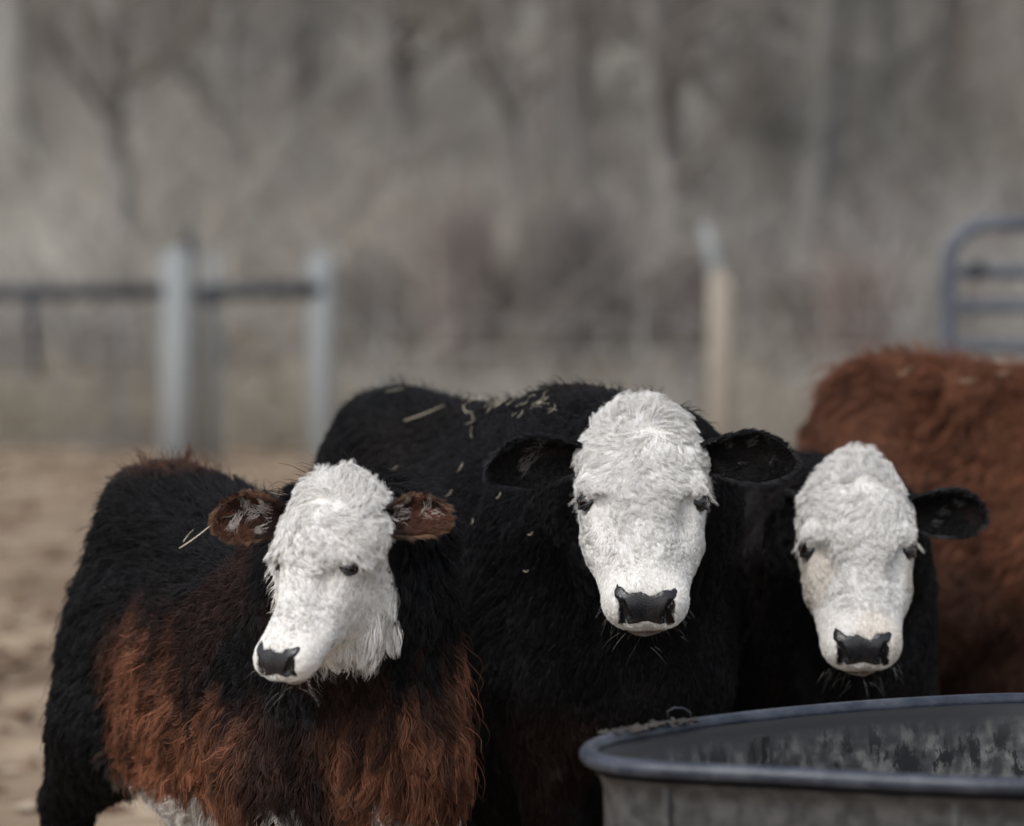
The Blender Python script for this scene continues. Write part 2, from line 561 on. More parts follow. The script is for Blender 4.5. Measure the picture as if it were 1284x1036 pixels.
    def fur(s):
        kw = s.kw
        hid = (kw.get('face_n', 560000), kw.get('body_n', 52000))
        def headness(p):
            h = s.w2h(p)
            return s.is_head(h) * sstep(-.24, -.20, h[:, 2])
        def eyeclear(p):
            h = s.w2h(p)
            e = np.linalg.norm(np.stack([(h[:, 0] - .157) , np.abs(h[:, 1]) - .089, h[:, 2] + .056], 1), axis=1)
            return e
        def facing(p, nn):
            v = nrm(CAM - p)
            return np.where((v * nn).sum(1) < -.25, .35, 1.0)
        # ---- face
        wh = np.array([.045, 0, -.01])
        def fdir(p, nn):
            h = s.w2h(p).astype(float)
            d = h - (wh + np.array([0, .012 * 0, 0]))
            d[:, 0] += np.where(d[:, 0] > 0, .03, 0)
            d = nrm(d)
            d[:, 0] += .75 * sstep(.05, .12, h[:, 0])
            d[:, 1] += .5 * np.sign(h[:, 1]) * sstep(.10, .25, h[:, 0]) * sstep(.02, .07, np.abs(h[:, 1]))
            nz = vnoise(h, 22, 1) * .38 + vnoise(h, 55, 2) * .24
            d = d + nz * sstep(-.05, .04, np.linalg.norm(h - wh, axis=1))[:, None] * 1.15
            d = d * np.array([1, s.hw, 1])
            return d @ s.RH.T
        def flen(p, nn):
            h = s.w2h(p)
            L = .042 - .016 * sstep(.15, .24, h[:, 0]) - .018 * sstep(.25, .325, h[:, 0])
            L = L * (1 - .62 * sstep(.035, .065, np.abs(h[:, 1])) * sstep(.11, .17, h[:, 0]))
            L += .010 * sstep(.05, -.01, h[:, 0])
            L = L * (1 - .5 * sstep(-.07, -.12, h[:, 2]) * (kw.get('jaw', .016) < .01))
            L += kw.get('jaw', .016) * sstep(-.05, -.12, h[:, 2]) * sstep(.12, .2, h[:, 0]) * sstep(.30, .23, h[:, 0])
            L *= .16 + .84 * sstep(.018, .056, eyeclear(p))
            L *= .35 + .65 * sstep(.0, .014, s.crease(h))
            return L * kw.get('facelen', 1)
        def fdens(p, nn):
            h = s.w2h(p)
            pm = s.pad_mask(h)
            lip = ((h[:, 0] > .375) & (h[:, 2] < -.085)) | (np.abs(s.mouthd(h)) < .010)
            e = eyeclear(p)
            return hid[0] * headness(p) * (pm > .0005) * (s.nostril(h) > .0015) * (e > .0190) * np.where(lip, .35, 1) * facing(p, nn)
        fcol = lambda p, nn: s.coat(s, p, s.w2h(p), s.w2b(p))[0]
        make_fur('face_fur', s.P, s.Q, s.empty, s.base, fdens, fdir, flen, fcol, rad=.00029, npt=8, clump=30, seed=s.seed, swayc=.10, swayh=.06, coh=.6, spread_m=.0013, cvar=.09, hvar=.26, stray_p=.06,
                 big=420, bigw=lambda p: .55 * sstep(.34, .26, s.w2h(p)[:, 0]),
                 lift=lambda p: .08 + .40 * sstep(.06, 0, s.w2h(p)[:, 0]) - .07 * sstep(.25, .33, s.w2h(p)[:, 0]), curl=lambda p: .25 * sstep(.36, .26, s.w2h(p)[:, 0]) + .02,
                 droop=.12, clumpw=.66)
        # ---- body
        hc = s.poll_world
        def bdir(p, nn):
            b = s.w2b(p).astype(float)
            back = -s.RB[:, 0]
            leg = sstep(.50, .36, b[:, 2])
            rear = sstep(-.30, -.5, b[:, 0])
            front = sstep(.25, .45, b[:, 0])
            d = back[None] * (1 - .8 * leg - .6 * rear * 0)[:, None] * (1 - .75 * front)[:, None]
            down = .35 + .9 * sstep(.95, .6, b[:, 2]) + 1.2 * leg + .6 * front + .5 * rear
            d = d + np.array([0, 0, -1.0]) * down[:, None]
            calm = (1 - .55 * kw.get('wavy', 0) * sstep(.75, .6, b[:, 2]))[:, None]
            d = d + (vnoise(p, 8, 0) * .40 + vnoise(p, 24, 1) * .30) * calm
            return d
        def blen(p, nn):
            return s.coat(s, p, s.w2h(p), s.w2b(p))[1]
        def bdens(p, nn):
            b = s.w2b(p)
            return hid[1] * (1 - headness(p)) * facing(p, nn) * np.where(b[:, 2] < .3, .7, 1) * (b[:, 2] > .06)
        low_ = lambda p: sstep(.82, .66, s.w2b(p)[:, 2]) * sstep(-.32, -.2, s.w2b(p)[:, 0])
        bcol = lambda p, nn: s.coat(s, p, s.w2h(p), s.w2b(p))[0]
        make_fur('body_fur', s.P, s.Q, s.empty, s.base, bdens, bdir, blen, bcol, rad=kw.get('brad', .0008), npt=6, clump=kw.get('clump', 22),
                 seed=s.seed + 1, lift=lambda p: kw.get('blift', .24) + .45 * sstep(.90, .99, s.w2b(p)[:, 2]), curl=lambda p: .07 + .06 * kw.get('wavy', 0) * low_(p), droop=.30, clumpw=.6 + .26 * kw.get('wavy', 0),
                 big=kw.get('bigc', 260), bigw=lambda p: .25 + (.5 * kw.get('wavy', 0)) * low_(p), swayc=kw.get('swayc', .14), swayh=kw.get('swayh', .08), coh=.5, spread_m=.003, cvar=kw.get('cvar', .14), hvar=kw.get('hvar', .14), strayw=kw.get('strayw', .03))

    def nose(s):
        def f(p):
            h = s.w2h(p)
            dh = s.head_sdf(h) * s.hs
            d = smax(dh - .0006, s.pad_mask(h) * s.hs, .002)
            d = smax(d, -(dh + .022), .002)
            d = smax(d, -(s.nostril(h) * s.hs), .003)
            return d
        c = np.array([s.h2w([x, y, z]) for x in (.31, .43) for y in (-.09, .09) for z in (-.13, .02)])
        P, Q = iso_mesh(f, c.min(0), c.max(0), .0018)
        mesh_obj('nose', P, Q, M_NOSE, s.empty, base=s.base)

    def eyes(s):
        for sg in (-1, 1):
            c = s.h2w([.157, sg * .0885, -.0590])
            r = .0195 * s.hs
            bm = bmesh.new(); bmesh.ops.create_uvsphere(bm, u_segments=24, v_segments=16, radius=r)
            V = [np.array(v.co) + c for v in bm.verts]; Fc = [[v.index for v in f.verts] for f in bm.faces]; bm.free()
            eye = mesh_obj('eye', V, Fc, M_EYE, s.empty, base=s.base)
            # lids: two arcs round the ball
            out = nrm(s.RH @ np.array([.05, sg * .74, .67])); dn = nrm(s.RH @ np.array([1, 0, .05]))
            dn = nrm(dn - out * (dn @ out)); sd_ = np.cross(out, dn)
            m = MB()
            for up, k in ((-1, .62), (1, .72)):
                pts = []
                for i in range(13):
                    t = math.pi * i / 12
                    x = math.cos(t) * 1.02; z = math.sin(t) * k * up
                    y = math.sqrt(max(0, 1.1 - min(1.05, x * x + z * z) * .98))
                    pts.append(c + r * (sd_ * x + dn * z + out * (y * 1.0 + .02)))
                m.tube(pts, [r * (.08 + .12 * math.sin(math.pi * i / 12)) for i in range(13)], 8)
            lid = m.build('eyelid', M_NOSE, s.empty, base=s.base)
            # pale lashes
            lines = []
            rg = np.random.default_rng(s.seed + 31 + sg)
            for i in range(60):
                t = math.pi * rg.uniform(.08, .92)
                st = c + r * (sd_ * math.cos(t) - dn * math.sin(t) * .75 + out * .75)
                dr = nrm(sd_ * math.cos(t) * .5 + out * .9 + dn * rg.uniform(.1, .5) + rg.normal(0, .12, 3))
                Ln = rg.uniform(.008, .017)
                lines.append([st + dr * Ln * q + dn * Ln * .5 * q * q for q in np.linspace(0, 1, 5)])
            if FUR:
                hair_lines('eyelashes', lines, .0004, WHITE * rg.uniform(.8, 1.1, (60, 1)), lid, s.base)

    def whiskers(s):
        if not FUR: return
        rg = np.random.default_rng(s.seed + 77)
        lines = []; cols = []
        for i in range(36):
            sg = rg.choice([-1, 1])
            if rg.random() < .55:
                q = [rg.uniform(.33, .40), sg * rg.uniform(.035, .062), rg.uniform(-.12, -.05)]
            else:
                q = [rg.uniform(.37, .41), sg * rg.uniform(0, .04), rg.uniform(-.135, -.115)]
            st = s.h2w(q)
            dr = nrm(s.RH @ np.array([rg.uniform(.1, .9), sg * rg.uniform(.1, 1), rg.uniform(-.6, .1)]) + rg.normal(0, .1, 3))
            Ln = rg.uniform(.010, .036)
            lines.append([st + dr * Ln * k + np.array([0, 0, -.3]) * Ln * k * k for k in np.linspace(0, 1, 5)])
        hair_lines('whiskers', lines, .00026, WHITE * rg.uniform(.15, .6, (36, 1)), s.empty, s.base)

    def ears(s):
        """cupped leaf with real thickness, rooted in the side of the skull"""
        for sg in (-1, 1):
            e = s.head['ear'][0 if sg < 0 else 1]
            root = s.h2w([.062, sg * .080, -.075])
            L, W = e['len'], e['wid']
            e1 = nrm(np.asarray(e['dir'], float)); e3 = np.asarray(e['open'], float)
            e3 = nrm(e3 - e1 * (e3 @ e1)); e2 = np.cross(e3, e1)
            ns, nc_ = 26, 18
            outer, inner = [], []
            for i in range(ns + 1):
                x = i / ns
                wd = W * (.40 + .60 * math.sin(min(1, x / .58) * math.pi / 2) ** 1.4) if x < .58 else W * max(0.0, 1 - ((x - .58) / .42) ** 2.0) ** .62
                wd = max(wd, .0015)
                pm = 1.75 - .95 * sstep(.0, .75, np.array(x))
                pm = float(pm)
                for j in range(nc_ + 1):
                    a = (j / nc_ * 2 - 1)
                    ph = a * pm
                    R_ = wd / (math.sin(min(pm, 1.57)) if pm < 1.57 else 1)
                    cx = R_ * math.sin(ph); cz = R_ * (1 - math.cos(ph)) * .85
                    cen = root + e1 * (x * L) + e3 * (.020 * math.sin(x * 1.6) - .012) - np.array([0, 0, 1]) * e.get('sag', .02) * x * x
                    nn_ = nrm(e2 * math.sin(ph) - e3 * math.cos(ph))
                    o_ = cen + e2 * cx + e3 * (cz - R_ * .30)
                    th = .0042 * (1 - .65 * abs(a) ** 3) * (1 - .5 * x)
                    outer.append(o_ + nn_ * th * .5); inner.append(o_ - nn_ * th * .5)
            V = np.array(outer + inner); m = nc_ + 1; o = len(outer)
            Fo, Fi, Fr = [], [], []
            for i in range(ns):
                for j in range(nc_):
                    a_, b_, c_, d_ = i * m + j, i * m + j + 1, (i + 1) * m + j + 1, (i + 1) * m + j
                    Fo.append((a_, b_, c_, d_)); Fi.append((d_ + o, c_ + o, b_ + o, a_ + o))
            for i in range(ns):
                for j in (0, nc_):
                    a_, b_ = i * m + j, (i + 1) * m + j
                    Fr.append((a_, b_, b_ + o, a_ + o) if j == 0 else (b_, a_, a_ + o, b_ + o))
            for j in range(nc_):
                a_, b_ = ns * m + j, ns * m + j + 1
                Fr.append((a_, a_ + o, b_ + o, b_))
            Fo, Fi, Fr = np.array(Fo), np.array(Fi), np.array(Fr)
            # make the outer side face outwards
            fn = np.cross(V[Fo[:, 1]] - V[Fo[:, 0]], V[Fo[:, 3]] - V[Fo[:, 0]]).sum(0)
            if fn @ e3 > 0:
                Fo, Fi, Fr = Fo[:, ::-1], Fi[:, ::-1], Fr[:, ::-1]
            eo = mesh_obj('ear', V, np.concatenate([Fo, Fi, Fr]), M_SKIN, s.empty, base=s.base)
            ec = s.head['earcol']
            def tx(p):
                r = (p - root); return np.clip(r @ e1 / L, 0, 1)
            nV = len(V)
            cc = np.tile(np.array(ec['out']) * .8, (nV, 1))
            inn = np.zeros(nV, bool); inn[o:] = True
            pk = vnoise(V, 45, 1)[:, 0] > .75
            cc[inn] = np.array(ec['skin'])
            cc[inn & pk] = np.array(ec['pink'])
            ca = eo.data.attributes.new('coat', 'FLOAT_COLOR', 'POINT')
            ca.data.foreach_set('color', np.concatenate([cc, np.ones((nV, 1))], 1).astype(np.float32).ravel())
            edge = lambda p: np.abs((p - root) @ e2) / W
            def dk(p, c):
                t_ = sstep(.50, .25, tx(p)) * (ec is EAR_CALF) * .85
                return mix(np.tile(np.array(c, float), (len(p), 1)) if np.ndim(c) == 1 else c, BLACK, t_)
            dirf = lambda p, nn: (e1[None] + np.sign((p - root) @ e2)[:, None] * e2[None] * .7 + vnoise(p, 40, 1) * .35)
            rimc = lambda p: sstep(.62, .95, np.maximum(edge(p), tx(p) ** 2 * 1.02))[:, None]
            make_fur('ear_fur', V, Fo, eo, s.base, lambda p, n_: np.full(len(p), 300000.0), dirf, lambda p, n_: .017 + 0 * p[:, 0],
                     lambda p, n_: dk(p, np.array(ec['out']) * (1 - rimc(p)) + np.array(ec['rim']) * rimc(p)), rad=.00045, npt=5, clump=14, seed=s.seed + 5 + sg, lift=lambda p: .3 + 0 * p[:, 0], droop=.1)
            make_fur('rim_fur', V, np.concatenate([Fr, Fr]), eo, s.base, lambda p, n_: np.full(len(p), 1200000.0), dirf, lambda p, n_: .009 + .007 * (((p - root) @ e2) * np.sign(e2[2]) < 0),
                     lambda p, n_: dk(p, ec['rim']), rad=.0004, npt=5, clump=10, seed=s.seed + 8 + sg, lift=lambda p: .8 + 0 * p[:, 0], droop=.0, swayc=.4, swayh=.2)
            make_fur('inner_ear_fur', V, Fi, eo, s.base, lambda p, n_: 60000 + 260000 * sstep(.45, .9, edge(p)) + 50000 * (vnoise(p, 60, 2)[:, 0] > .25),
                     lambda p, n_: dirf(p, n_) + vnoise(p, 45, 2) * .6, lambda p, n_: .017 + 0 * p[:, 0],
                     lambda p, n_: np.where(((vnoise(p, 110, 2)[:, 1] > (.15 if ec is EAR_CALF else .6)) & (edge(p) < .7) & (tx(p) > .3) & (tx(p) < .8))[:, None], np.array(ec['tuft']), dk(p, ec['in'])) , rad=.00045, npt=6, clump=20, seed=s.seed + 11 + sg,
                     lift=lambda p: .45 + 0 * p[:, 0], curl=lambda p: .15 + 0 * p[:, 0], droop=.1)

    def hooves(s):
        for (x, y) in ((.37, .12), (.37, -.12), (-.43 + s.kw.get('hind', 0), .13), (-.43 + s.kw.get('hind', 0), -.13)):
            m = MB()
            for dy in (-.021, .021):
                ring = []
                nn_ = 10
                V, Fc = [], []
                for lv, (z, ra, rb, sh) in enumerate(((.0, .056, .024, .012), (.03, .046, .023, .002), (.062, .034, .020, -.012))):
                    for k in range(nn_):
                        t = 2 * math.pi * k / nn_
                        V.append(s.b2w([x + sh + ra * math.cos(t), y + dy + rb * math.sin(t), z]))
                for lv in range(2):
                    for k in range(nn_):
                        l = (k + 1) % nn_
                        Fc.append((lv * nn_ + k, lv * nn_ + l, (lv + 1) * nn_ + l, (lv + 1) * nn_ + k))
                Fc.append(tuple(range(nn_))[::-1]); Fc.append(tuple(2 * nn_ + k for k in range(nn_)))
                m.add(V, Fc)
            m.build('hoof', M_HOOF, s.empty, base=s.base)

def mix(a, b, t):
    return a * (1 - t[:, None]) + b * t[:, None]

def white_face(s, p, h, wlim, jaw=False):
    nz = vnoise(h, 34, 2)[:, 0] * .008
    a = np.abs(h[:, 1])
    lim = wlim + nz
    t = sstep(-.006, .006, h[:, 2] - lim + .35 * np.clip(.06 - h[:, 0], 0, 1)* -1)
    t = t * sstep(-.045, -.035, h[:, 0] + nz) * (h[:, 0] < .47) * (a < .16) * (h[:, 2] < .1)
    return t

# coats: (colour, length) at a point; h = head frame, b = body frame
def coat_black(s, p, h, b):
    n1 = vnoise(p, 6, 0)[:, 0]; n2 = vnoise(p, 15, 1)[:, 1]
    col = np.tile(BLACK, (len(p), 1))
    col = mix(col, DARKB, sstep(.2, .9, n1) * .6)
    bx = np.abs(b[:, 1] + .17 + .02 * n2)
    br = s.kw.get('brisket', 0) * sstep(.56, .46, b[:, 2] + .03 * n2) * sstep(.28, .36, b[:, 0]) * sstep(.085, .03, bx)
    col = mix(col, BROWN * .22, br * .4)
    wt = s.kw.get('brisket', 0) * sstep(.445, .42, b[:, 2] + .02 * n2) * sstep(.36, .43, b[:, 0]) * sstep(.022, .010, bx)
    col = mix(col, WHITE * .3, wt * .7)
    wf = white_face(s, p, h, s.kw.get('wlim', -.125) * np.ones(len(p)))
    dirt = s.kw.get('dirt', 0) * sstep(.25, .9, vnoise(h, 22, 1)[:, 2]) * sstep(.10, .18, h[:, 0])
    wcol = mix(np.tile(WHITE, (len(p), 1)), np.array([.58, .49, .40]), dirt)
    wcol = mix(wcol, np.array([.20, .165, .15]), sstep(.006, .018, .018 - s.mouthd(h) + .012) * .0 + .8 * sstep(-.074, -.090, h[:, 2]) * sstep(.345, .37, h[:, 0]))
    col = mix(col, wcol, wf)
    L = .027 + .006 * n2 + .02 * sstep(.5, .42, b[:, 2]) * (b[:, 2] > .3)
    L = np.where(b[:, 2] < .35, .022, L)
    L += .022 * sstep(.94, 1.0, b[:, 2])
    return col, L * s.kw.get('shag', 1)

def coat_calf(s, p, h, b):
    n1 = vnoise(p, 5, 0)[:, 0]; n2 = vnoise(p, 14, 1)[:, 1]; n3 = vnoise(p, 9, 2)[:, 2]
    col = np.tile(BLACK * 1.15, (len(p), 1))
    # rusty shaggy lower shoulder, chest and flank; dusty along the spine
    streak = np.clip(vnoise(p * np.array([1, 1, .22]), 75, 1)[:, 1], -1, 1)
    low = sstep(.74, .54, b[:, 2] + .07 * n1 + .05 * n3 + .02 * np.clip(vnoise(p, 24, 2)[:, 0], -1, 1) + .03 * streak) * sstep(.80, .74, b[:, 2]) * sstep(-.27, -.17, b[:, 0] + .03 * n2)
    gap = sstep(.10, .03, np.abs(b[:, 0] - .40 + .02 * n2)) * (b[:, 1] < 0) * .85      # dark band between shoulder and chest
    col = mix(col, np.tile(BROWN * 1.6, (len(p), 1)) * (1 + .25 * n2[:, None]), np.clip(low * (1 - gap), 0, 1) * (.92 - .5 * sstep(.3, 1.0, streak)))
    top = sstep(.95, .985, b[:, 2] + .015 * n2) * sstep(-.2, -.4, b[:, 0]) * .55
    col = mix(col, BROWN * .7, top)
    rear = sstep(-.60, -.68, b[:, 0] + .02 * n3) * .5
    col = mix(col, RUST, rear)
    mott = sstep(.35, .9, n3) * sstep(-.2, .1, b[:, 0]) * .4
    col = mix(col, RUST * .4, mott)
    wt = sstep(.500, .475, b[:, 2] + .014 * n2) * sstep(-.30, -.22, b[:, 0]) * sstep(.22, .05, b[:, 0] + .05 * n3) * .9
    wt = np.maximum(wt, sstep(.50, .47, b[:, 2]) * sstep(.25, .6, vnoise(p, 17, 1)[:, 2]) * sstep(.1, .2, b[:, 0]) * .85)
    wt2 = sstep(.50, .47, b[:, 2] + .02 * n2) * sstep(.46, .50, b[:, 0]) * (np.abs(b[:, 1]) < .06)
    col = mix(col, WHITE * .85, np.clip(wt + wt2, 0, 1))
    wf = white_face(s, p, h, -.25 + .12 * sstep(.14, .02, h[:, 0]) - .05 * sstep(.16, .20, h[:, 0]) * sstep(.32, .27, h[:, 0]) + .05 * sstep(.17, .12, h[:, 0]))
    wc = mix(np.tile(WHITE, (len(p), 1)), np.array([.30, .25, .23]), .6 * sstep(-.078, -.092, h[:, 2]) * sstep(.35, .375, h[:, 0]))
    col = mix(col, wc, wf)
    L = .040 + .012 * n2 + .050 * low * sstep(.1, .5, b[:, 2])
    L = np.where(b[:, 2] < .36, .036, L)
    L += .030 * sstep(.92, .98, b[:, 2])
    thr = sstep(.30, .24, h[:, 0]) * sstep(.15, .19, h[:, 0]) * sstep(-.19, -.235, h[:, 2]) * wf * (h[:, 1] > -.01)
    L = L * (1 - wf) + .016 * wf
    L += .030 * thr * sstep(-.04, .0, h[:, 1])
    return col, L

def coat_red(s, p, h, b):
    n1 = vnoise(p, 5, 0)[:, 0]; n2 = vnoise(p, 13, 1)[:, 1]
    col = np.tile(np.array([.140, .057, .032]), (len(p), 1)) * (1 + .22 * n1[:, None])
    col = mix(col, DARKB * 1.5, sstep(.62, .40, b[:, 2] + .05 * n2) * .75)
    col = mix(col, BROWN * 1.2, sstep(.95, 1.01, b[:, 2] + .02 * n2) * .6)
    wf = white_face(s, p, h, -.15 * np.ones(len(p)))
    col = mix(col, WHITE * .9, wf)
    L = .068 + .020 * n2
    L += .035 * sstep(1.0, 1.03, b[:, 2])
    return col, L

def ear(d, o, L, W, sag=.02):
    return dict(dir=d, open=o, len=L, wid=W, sag=sag)

EAR_BLACK = dict(out=BLACK, rim=(.030, .030, .034), skin=(.009, .008, .008), pink=(.018, .012, .011), tuft=(.10, .095, .09))
EAR_BLACK['in'] = (.008, .0075, .008)
EAR_CALF = dict(out=(.03, .016, .012), rim=(.20, .115, .075), skin=(.02, .012, .011), pink=(.12, .05, .035), tuft=(.38, .345, .32))
EAR_CALF['in'] = (.085, .038, .024)
EAR_RED = dict(out=RUST, rim=BROWN, skin=(.1, .05, .04), pink=(.3, .15, .1), tuft=(.3, .2, .15))
EAR_RED['in'] = RUST

cow_mid = Cow('black cow with white face, in the middle, straw scattered on its back',
    (.01, 6.22), (.50, -.865), 1.085,
    head=dict(pos=at(806, 513, 5.55), pitch=30, yaw=0, roll=0, size=.945, wide=1.06, shape=(.06, .04, .09),
              ear=[ear((-1, -.15, .10), (.25, -1, -.35), .185, .045, .035), ear((1, -.15, .14), (-.25, -1, -.30), .18, .045, .025)], earcol=EAR_BLACK),
    coat=coat_black, seed=100, brisket=1.0, belly=.14, wlim=-.125, fat=.97)

cow_left = Cow('shaggy black and rusty brown calf, white head turned aside, brown rimmed ears',
    (-.43, 5.68), (.50, -.865), .955,
    head=dict(pos=at(411, 607, 5.12), pitch=30, yaw=-33, roll=0, size=.79, wide=.93, shape=(.22, -.12, .16), deep=.80,
              ear=[ear((-.95, .0, .22), (.25, -1, -.1), .135, .037, .02), ear((.92, .25, .30), (-.35, -1, -.1), .130, .031, .02)], earcol=EAR_CALF),
    coat=coat_calf, seed=200, body_n=80000, clump=40, cvar=.32, hvar=.20, strayw=.035, fat=.79, hind=-.13, blift=.42, wither=.07, jaw=.004, swayc=.24, swayh=.16, belly=.05, wavy=1.0, bigc=150, brad=.0007)

cow_right = Cow('smaller black calf with white face looking over the far rim of the tank',
    (.60, 6.52), (.03, -1.0), .94,
    head=dict(pos=at(1075, 581, 5.85), pitch=30, yaw=-2, roll=0, size=.93, wide=1.0, shape=(.0, .05, .15),
              ear=[ear((-.35, 1, -.15), (-1, -.3, -.2), .14, .045, .02), ear((1, -.05, -.02), (-.1, -1, -.35), .158, .045, .005)], earcol=EAR_BLACK),
    coat=coat_black, seed=300, wlim=-.115, dirt=.45)

cow_red = Cow('reddish brown cow standing behind the others, only its rump and side in view',
    (1.39, 7.62), (1, .03), 1.115,
    head=dict(pos=np.array([2.25, 7.45, .95]), pitch=20, yaw=60, roll=0, size=1.0, wide=1.1,
              ear=[ear((-1, 0, .1), (0, -1, -.2), .16, .05), ear((1, 0, .1), (0, -1, -.2), .16, .05)], earcol=EAR_RED),
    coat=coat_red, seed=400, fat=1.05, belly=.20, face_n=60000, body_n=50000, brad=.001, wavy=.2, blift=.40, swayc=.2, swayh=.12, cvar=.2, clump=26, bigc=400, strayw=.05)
COWS = [cow_mid, cow_left, cow_right, cow_red]
for c_ in COWS:
    c_.build()
#@@REST
# ------------------------------------------------------------------ setting
def grid_obj(name, xs, ys, zf, mat, **kw):
    X, Y = np.meshgrid(xs, ys, indexing='ij')
    Z = zf(X, Y)
    V = np.stack([X, Y, Z], -1).reshape(-1, 3)
    ny = len(ys)
    i, j = np.meshgrid(np.arange(len(xs) - 1), np.arange(ny - 1), indexing='ij')
    a = (i * ny + j).ravel()
    Q = np.stack([a, a + ny, a + ny + 1, a + 1], 1)
    return mesh_obj(name, V, Q, mat, **kw)

def slope(X, Y):
    t = np.clip((Y - 27) / 60, 0, 4)
    z = 17 * t ** 1.15 + .25 * np.sin(X * .5 + Y * .3) * np.clip((Y - 27) / 5, 0, 1)
    return z

def ground_z(X, Y):
    sh = X.shape
    p = np.stack([X.ravel(), Y.ravel(), 0 * X.ravel()], 1)
    a = vnoise(p, 1.3, 0)[:, 0] * .02 + vnoise(p, 5, 1)[:, 1] * .012 + vnoise(p, 13, 2)[:, 2] * .008
    return a.reshape(sh) * np.clip((Y - 6) / 2, .3, 1) + slope(X, Y) - .02

M_GROUND = noise_mat('paddock_earth', (.125, .086, .055), (.39, .305, .215), 1.7, .95, .6, 14, c3=(.235, .172, .118), lo=.36, hi=.64, bdist=.03)
M_LITTER = noise_mat('leaf_litter', (.17, .16, .145), (.53, .505, .445), .42, .95, .6, 5, detail=8, c3=(.36, .345, .31), lo=.34, hi=.66, bdist=.1)
grid_obj('ground', np.linspace(-14, 14, 160), np.concatenate([np.linspace(-3, 4, 20), np.linspace(4.2, 27, 180)]), ground_z, M_GROUND, kind='structure')
grid_obj('wooded_hillside', np.linspace(-70, 70, 120), np.linspace(27, 170, 110), lambda X, Y: slope(X, Y) - .02, M_LITTER, kind='structure')
grid_obj('pasture', np.linspace(-300, 300, 30), np.linspace(-120, 400, 30), lambda X, Y: 0 * X - .25, M_LITTER, kind='structure')

# clods, trampled hay and droppings on the paddock
def scatter_bits(name, n, area, size, mat, flat=.5):
    rg = np.random.default_rng(len(name))
    V, Fc = [], []
    base = np.array([[1, 0, 0], [-1, 0, 0], [0, 1, 0], [0, -1, 0], [0, 0, 1], [0, 0, -1]], float)
    fs = np.array([[0, 2, 4], [2, 1, 4], [1, 3, 4], [3, 0, 4], [2, 0, 5], [1, 2, 5], [3, 1, 5], [0, 3, 5]])
    x = rg.uniform(area[0], area[1], n); y = area[2] + (area[3] - area[2]) * rg.random(n) ** .8
    sz = rg.uniform(size * .4, size, n)
    B = base[None] * sz[:, None, None] * rg.uniform(.5, 1.3, (n, 6, 1))
    B[..., 2] *= flat
    P = B + np.stack([x, y, 0 * x + .0], 1)[:, None, :]
    T = fs[None] + (np.arange(n) * 6)[:, None, None]
    return mesh_obj(name, P.reshape(-1, 3), T.reshape(-1, 3), mat, kind='stuff', smooth=False)
M_CLOD = noise_mat('clod', (.10, .06, .04), (.22, .15, .10), 8, .95)
M_PALE = noise_mat('dry_hay', (.27, .21, .15), (.42, .35, .27), 12, .9)
o = scatter_bits('clods', 2600, (-7, 6, 6, 24), .06, M_CLOD); props(o, label='dark trampled earth clods strewn over the tan paddock', cat='clods')
o = scatter_bits('hay_litter', 2200, (-7, 6, 6.5, 24), .07, M_PALE, .25); props(o, label='pale bits of dry hay strewn over the tan paddock', cat='hay')

# ---- bare trees
def bark(name, c1, c2):
    return noise_mat(name, c1, c2, 3, .9, .6, 14, stretch=(1, 1, .25), bdist=.02)
BARKS = [bark('grey_bark', (.24, .23, .215), (.38, .365, .34)), bark('dark_bark', (.175, .165, .155), (.27, .255, .24)),
         bark('red_brown_bark', (.125, .088, .078), (.20, .15, .135)), bark('pale_bark', (.26, .25, .23), (.42, .40, .37))]
M_TWIG = [noise_mat('grey_twig', (.20, .195, .185), (.34, .33, .31), 4, .9), noise_mat('brown_twig', (.15, .13, .115), (.26, .23, .20), 4, .9)]

def tree_meshes(seed, h, r0):
    rg = random.Random(seed)
    tr = MB(); br = MB()
    pts = []; p = Vector((0, 0, -.3)); d = Vector((rg.uniform(-.06, .06), rg.uniform(-.06, .06), 1))
    for i in range(9):
        pts.append(p.copy()); p = p + d.normalized() * h / 8; d += Vector((rg.uniform(-.09, .09), rg.uniform(-.09, .09), 0))
    rad = [r0 * (1.25 if i == 0 else 1) * (1 - .88 * i / 8) for i in range(9)]
    tr.tube(pts, rad, 9)
    def limb(s, d, L, r, lv):
        q = [s.copy()]; dd = d.normalized()
        for i in range(4):
            dd = (dd + Vector((rg.uniform(-.25, .25), rg.uniform(-.25, .25), rg.uniform(-.05, .22)))).normalized()
            q.append(q[-1] + dd * L / 4)
        br.tube(q, [r, r * .8, r * .6, r * .4, r * .15], 5 if lv < 2 else 3, cap=False)
        if lv < 3:
            for k in range((6, 5, 4)[lv]):
                i = rg.randint(1, 4)
                e = (q[i] - q[i - 1]).normalized()
                sd_ = Vector((rg.uniform(-1, 1), rg.uniform(-1, 1), rg.uniform(-.2, .9)))
                limb(q[i], e * .6 + sd_ * .8, L * rg.uniform(.4, .65), r * .45, lv + 1)
    for k in range(15):
        t = rg.uniform(.18, .97); i = int(t * 8); f = t * 8 - i
        s = pts[i].lerp(pts[min(8, i + 1)], f)
        a = rg.uniform(0, 6.28)
        limb(s, Vector((math.cos(a), math.sin(a), rg.uniform(.2, .9))), h * rg.uniform(.16, .34) * (1.1 - .5 * t), r0 * .38 * (1.1 - .8 * t), 0)
    return tr, br

protos = []
for k, (h, r0) in enumerate(((9, .16), (11, .22), (7, .11), (12, .30), (8, .13))):
    tr, br = tree_meshes(40 + k, h, r0)
    a = tr.build('trunk', BARKS[0]); b = br.build('crown', M_TWIG[0])
    protos.append((a.data, b.data)); bpy.data.objects.remove(a); bpy.data.objects.remove(b)

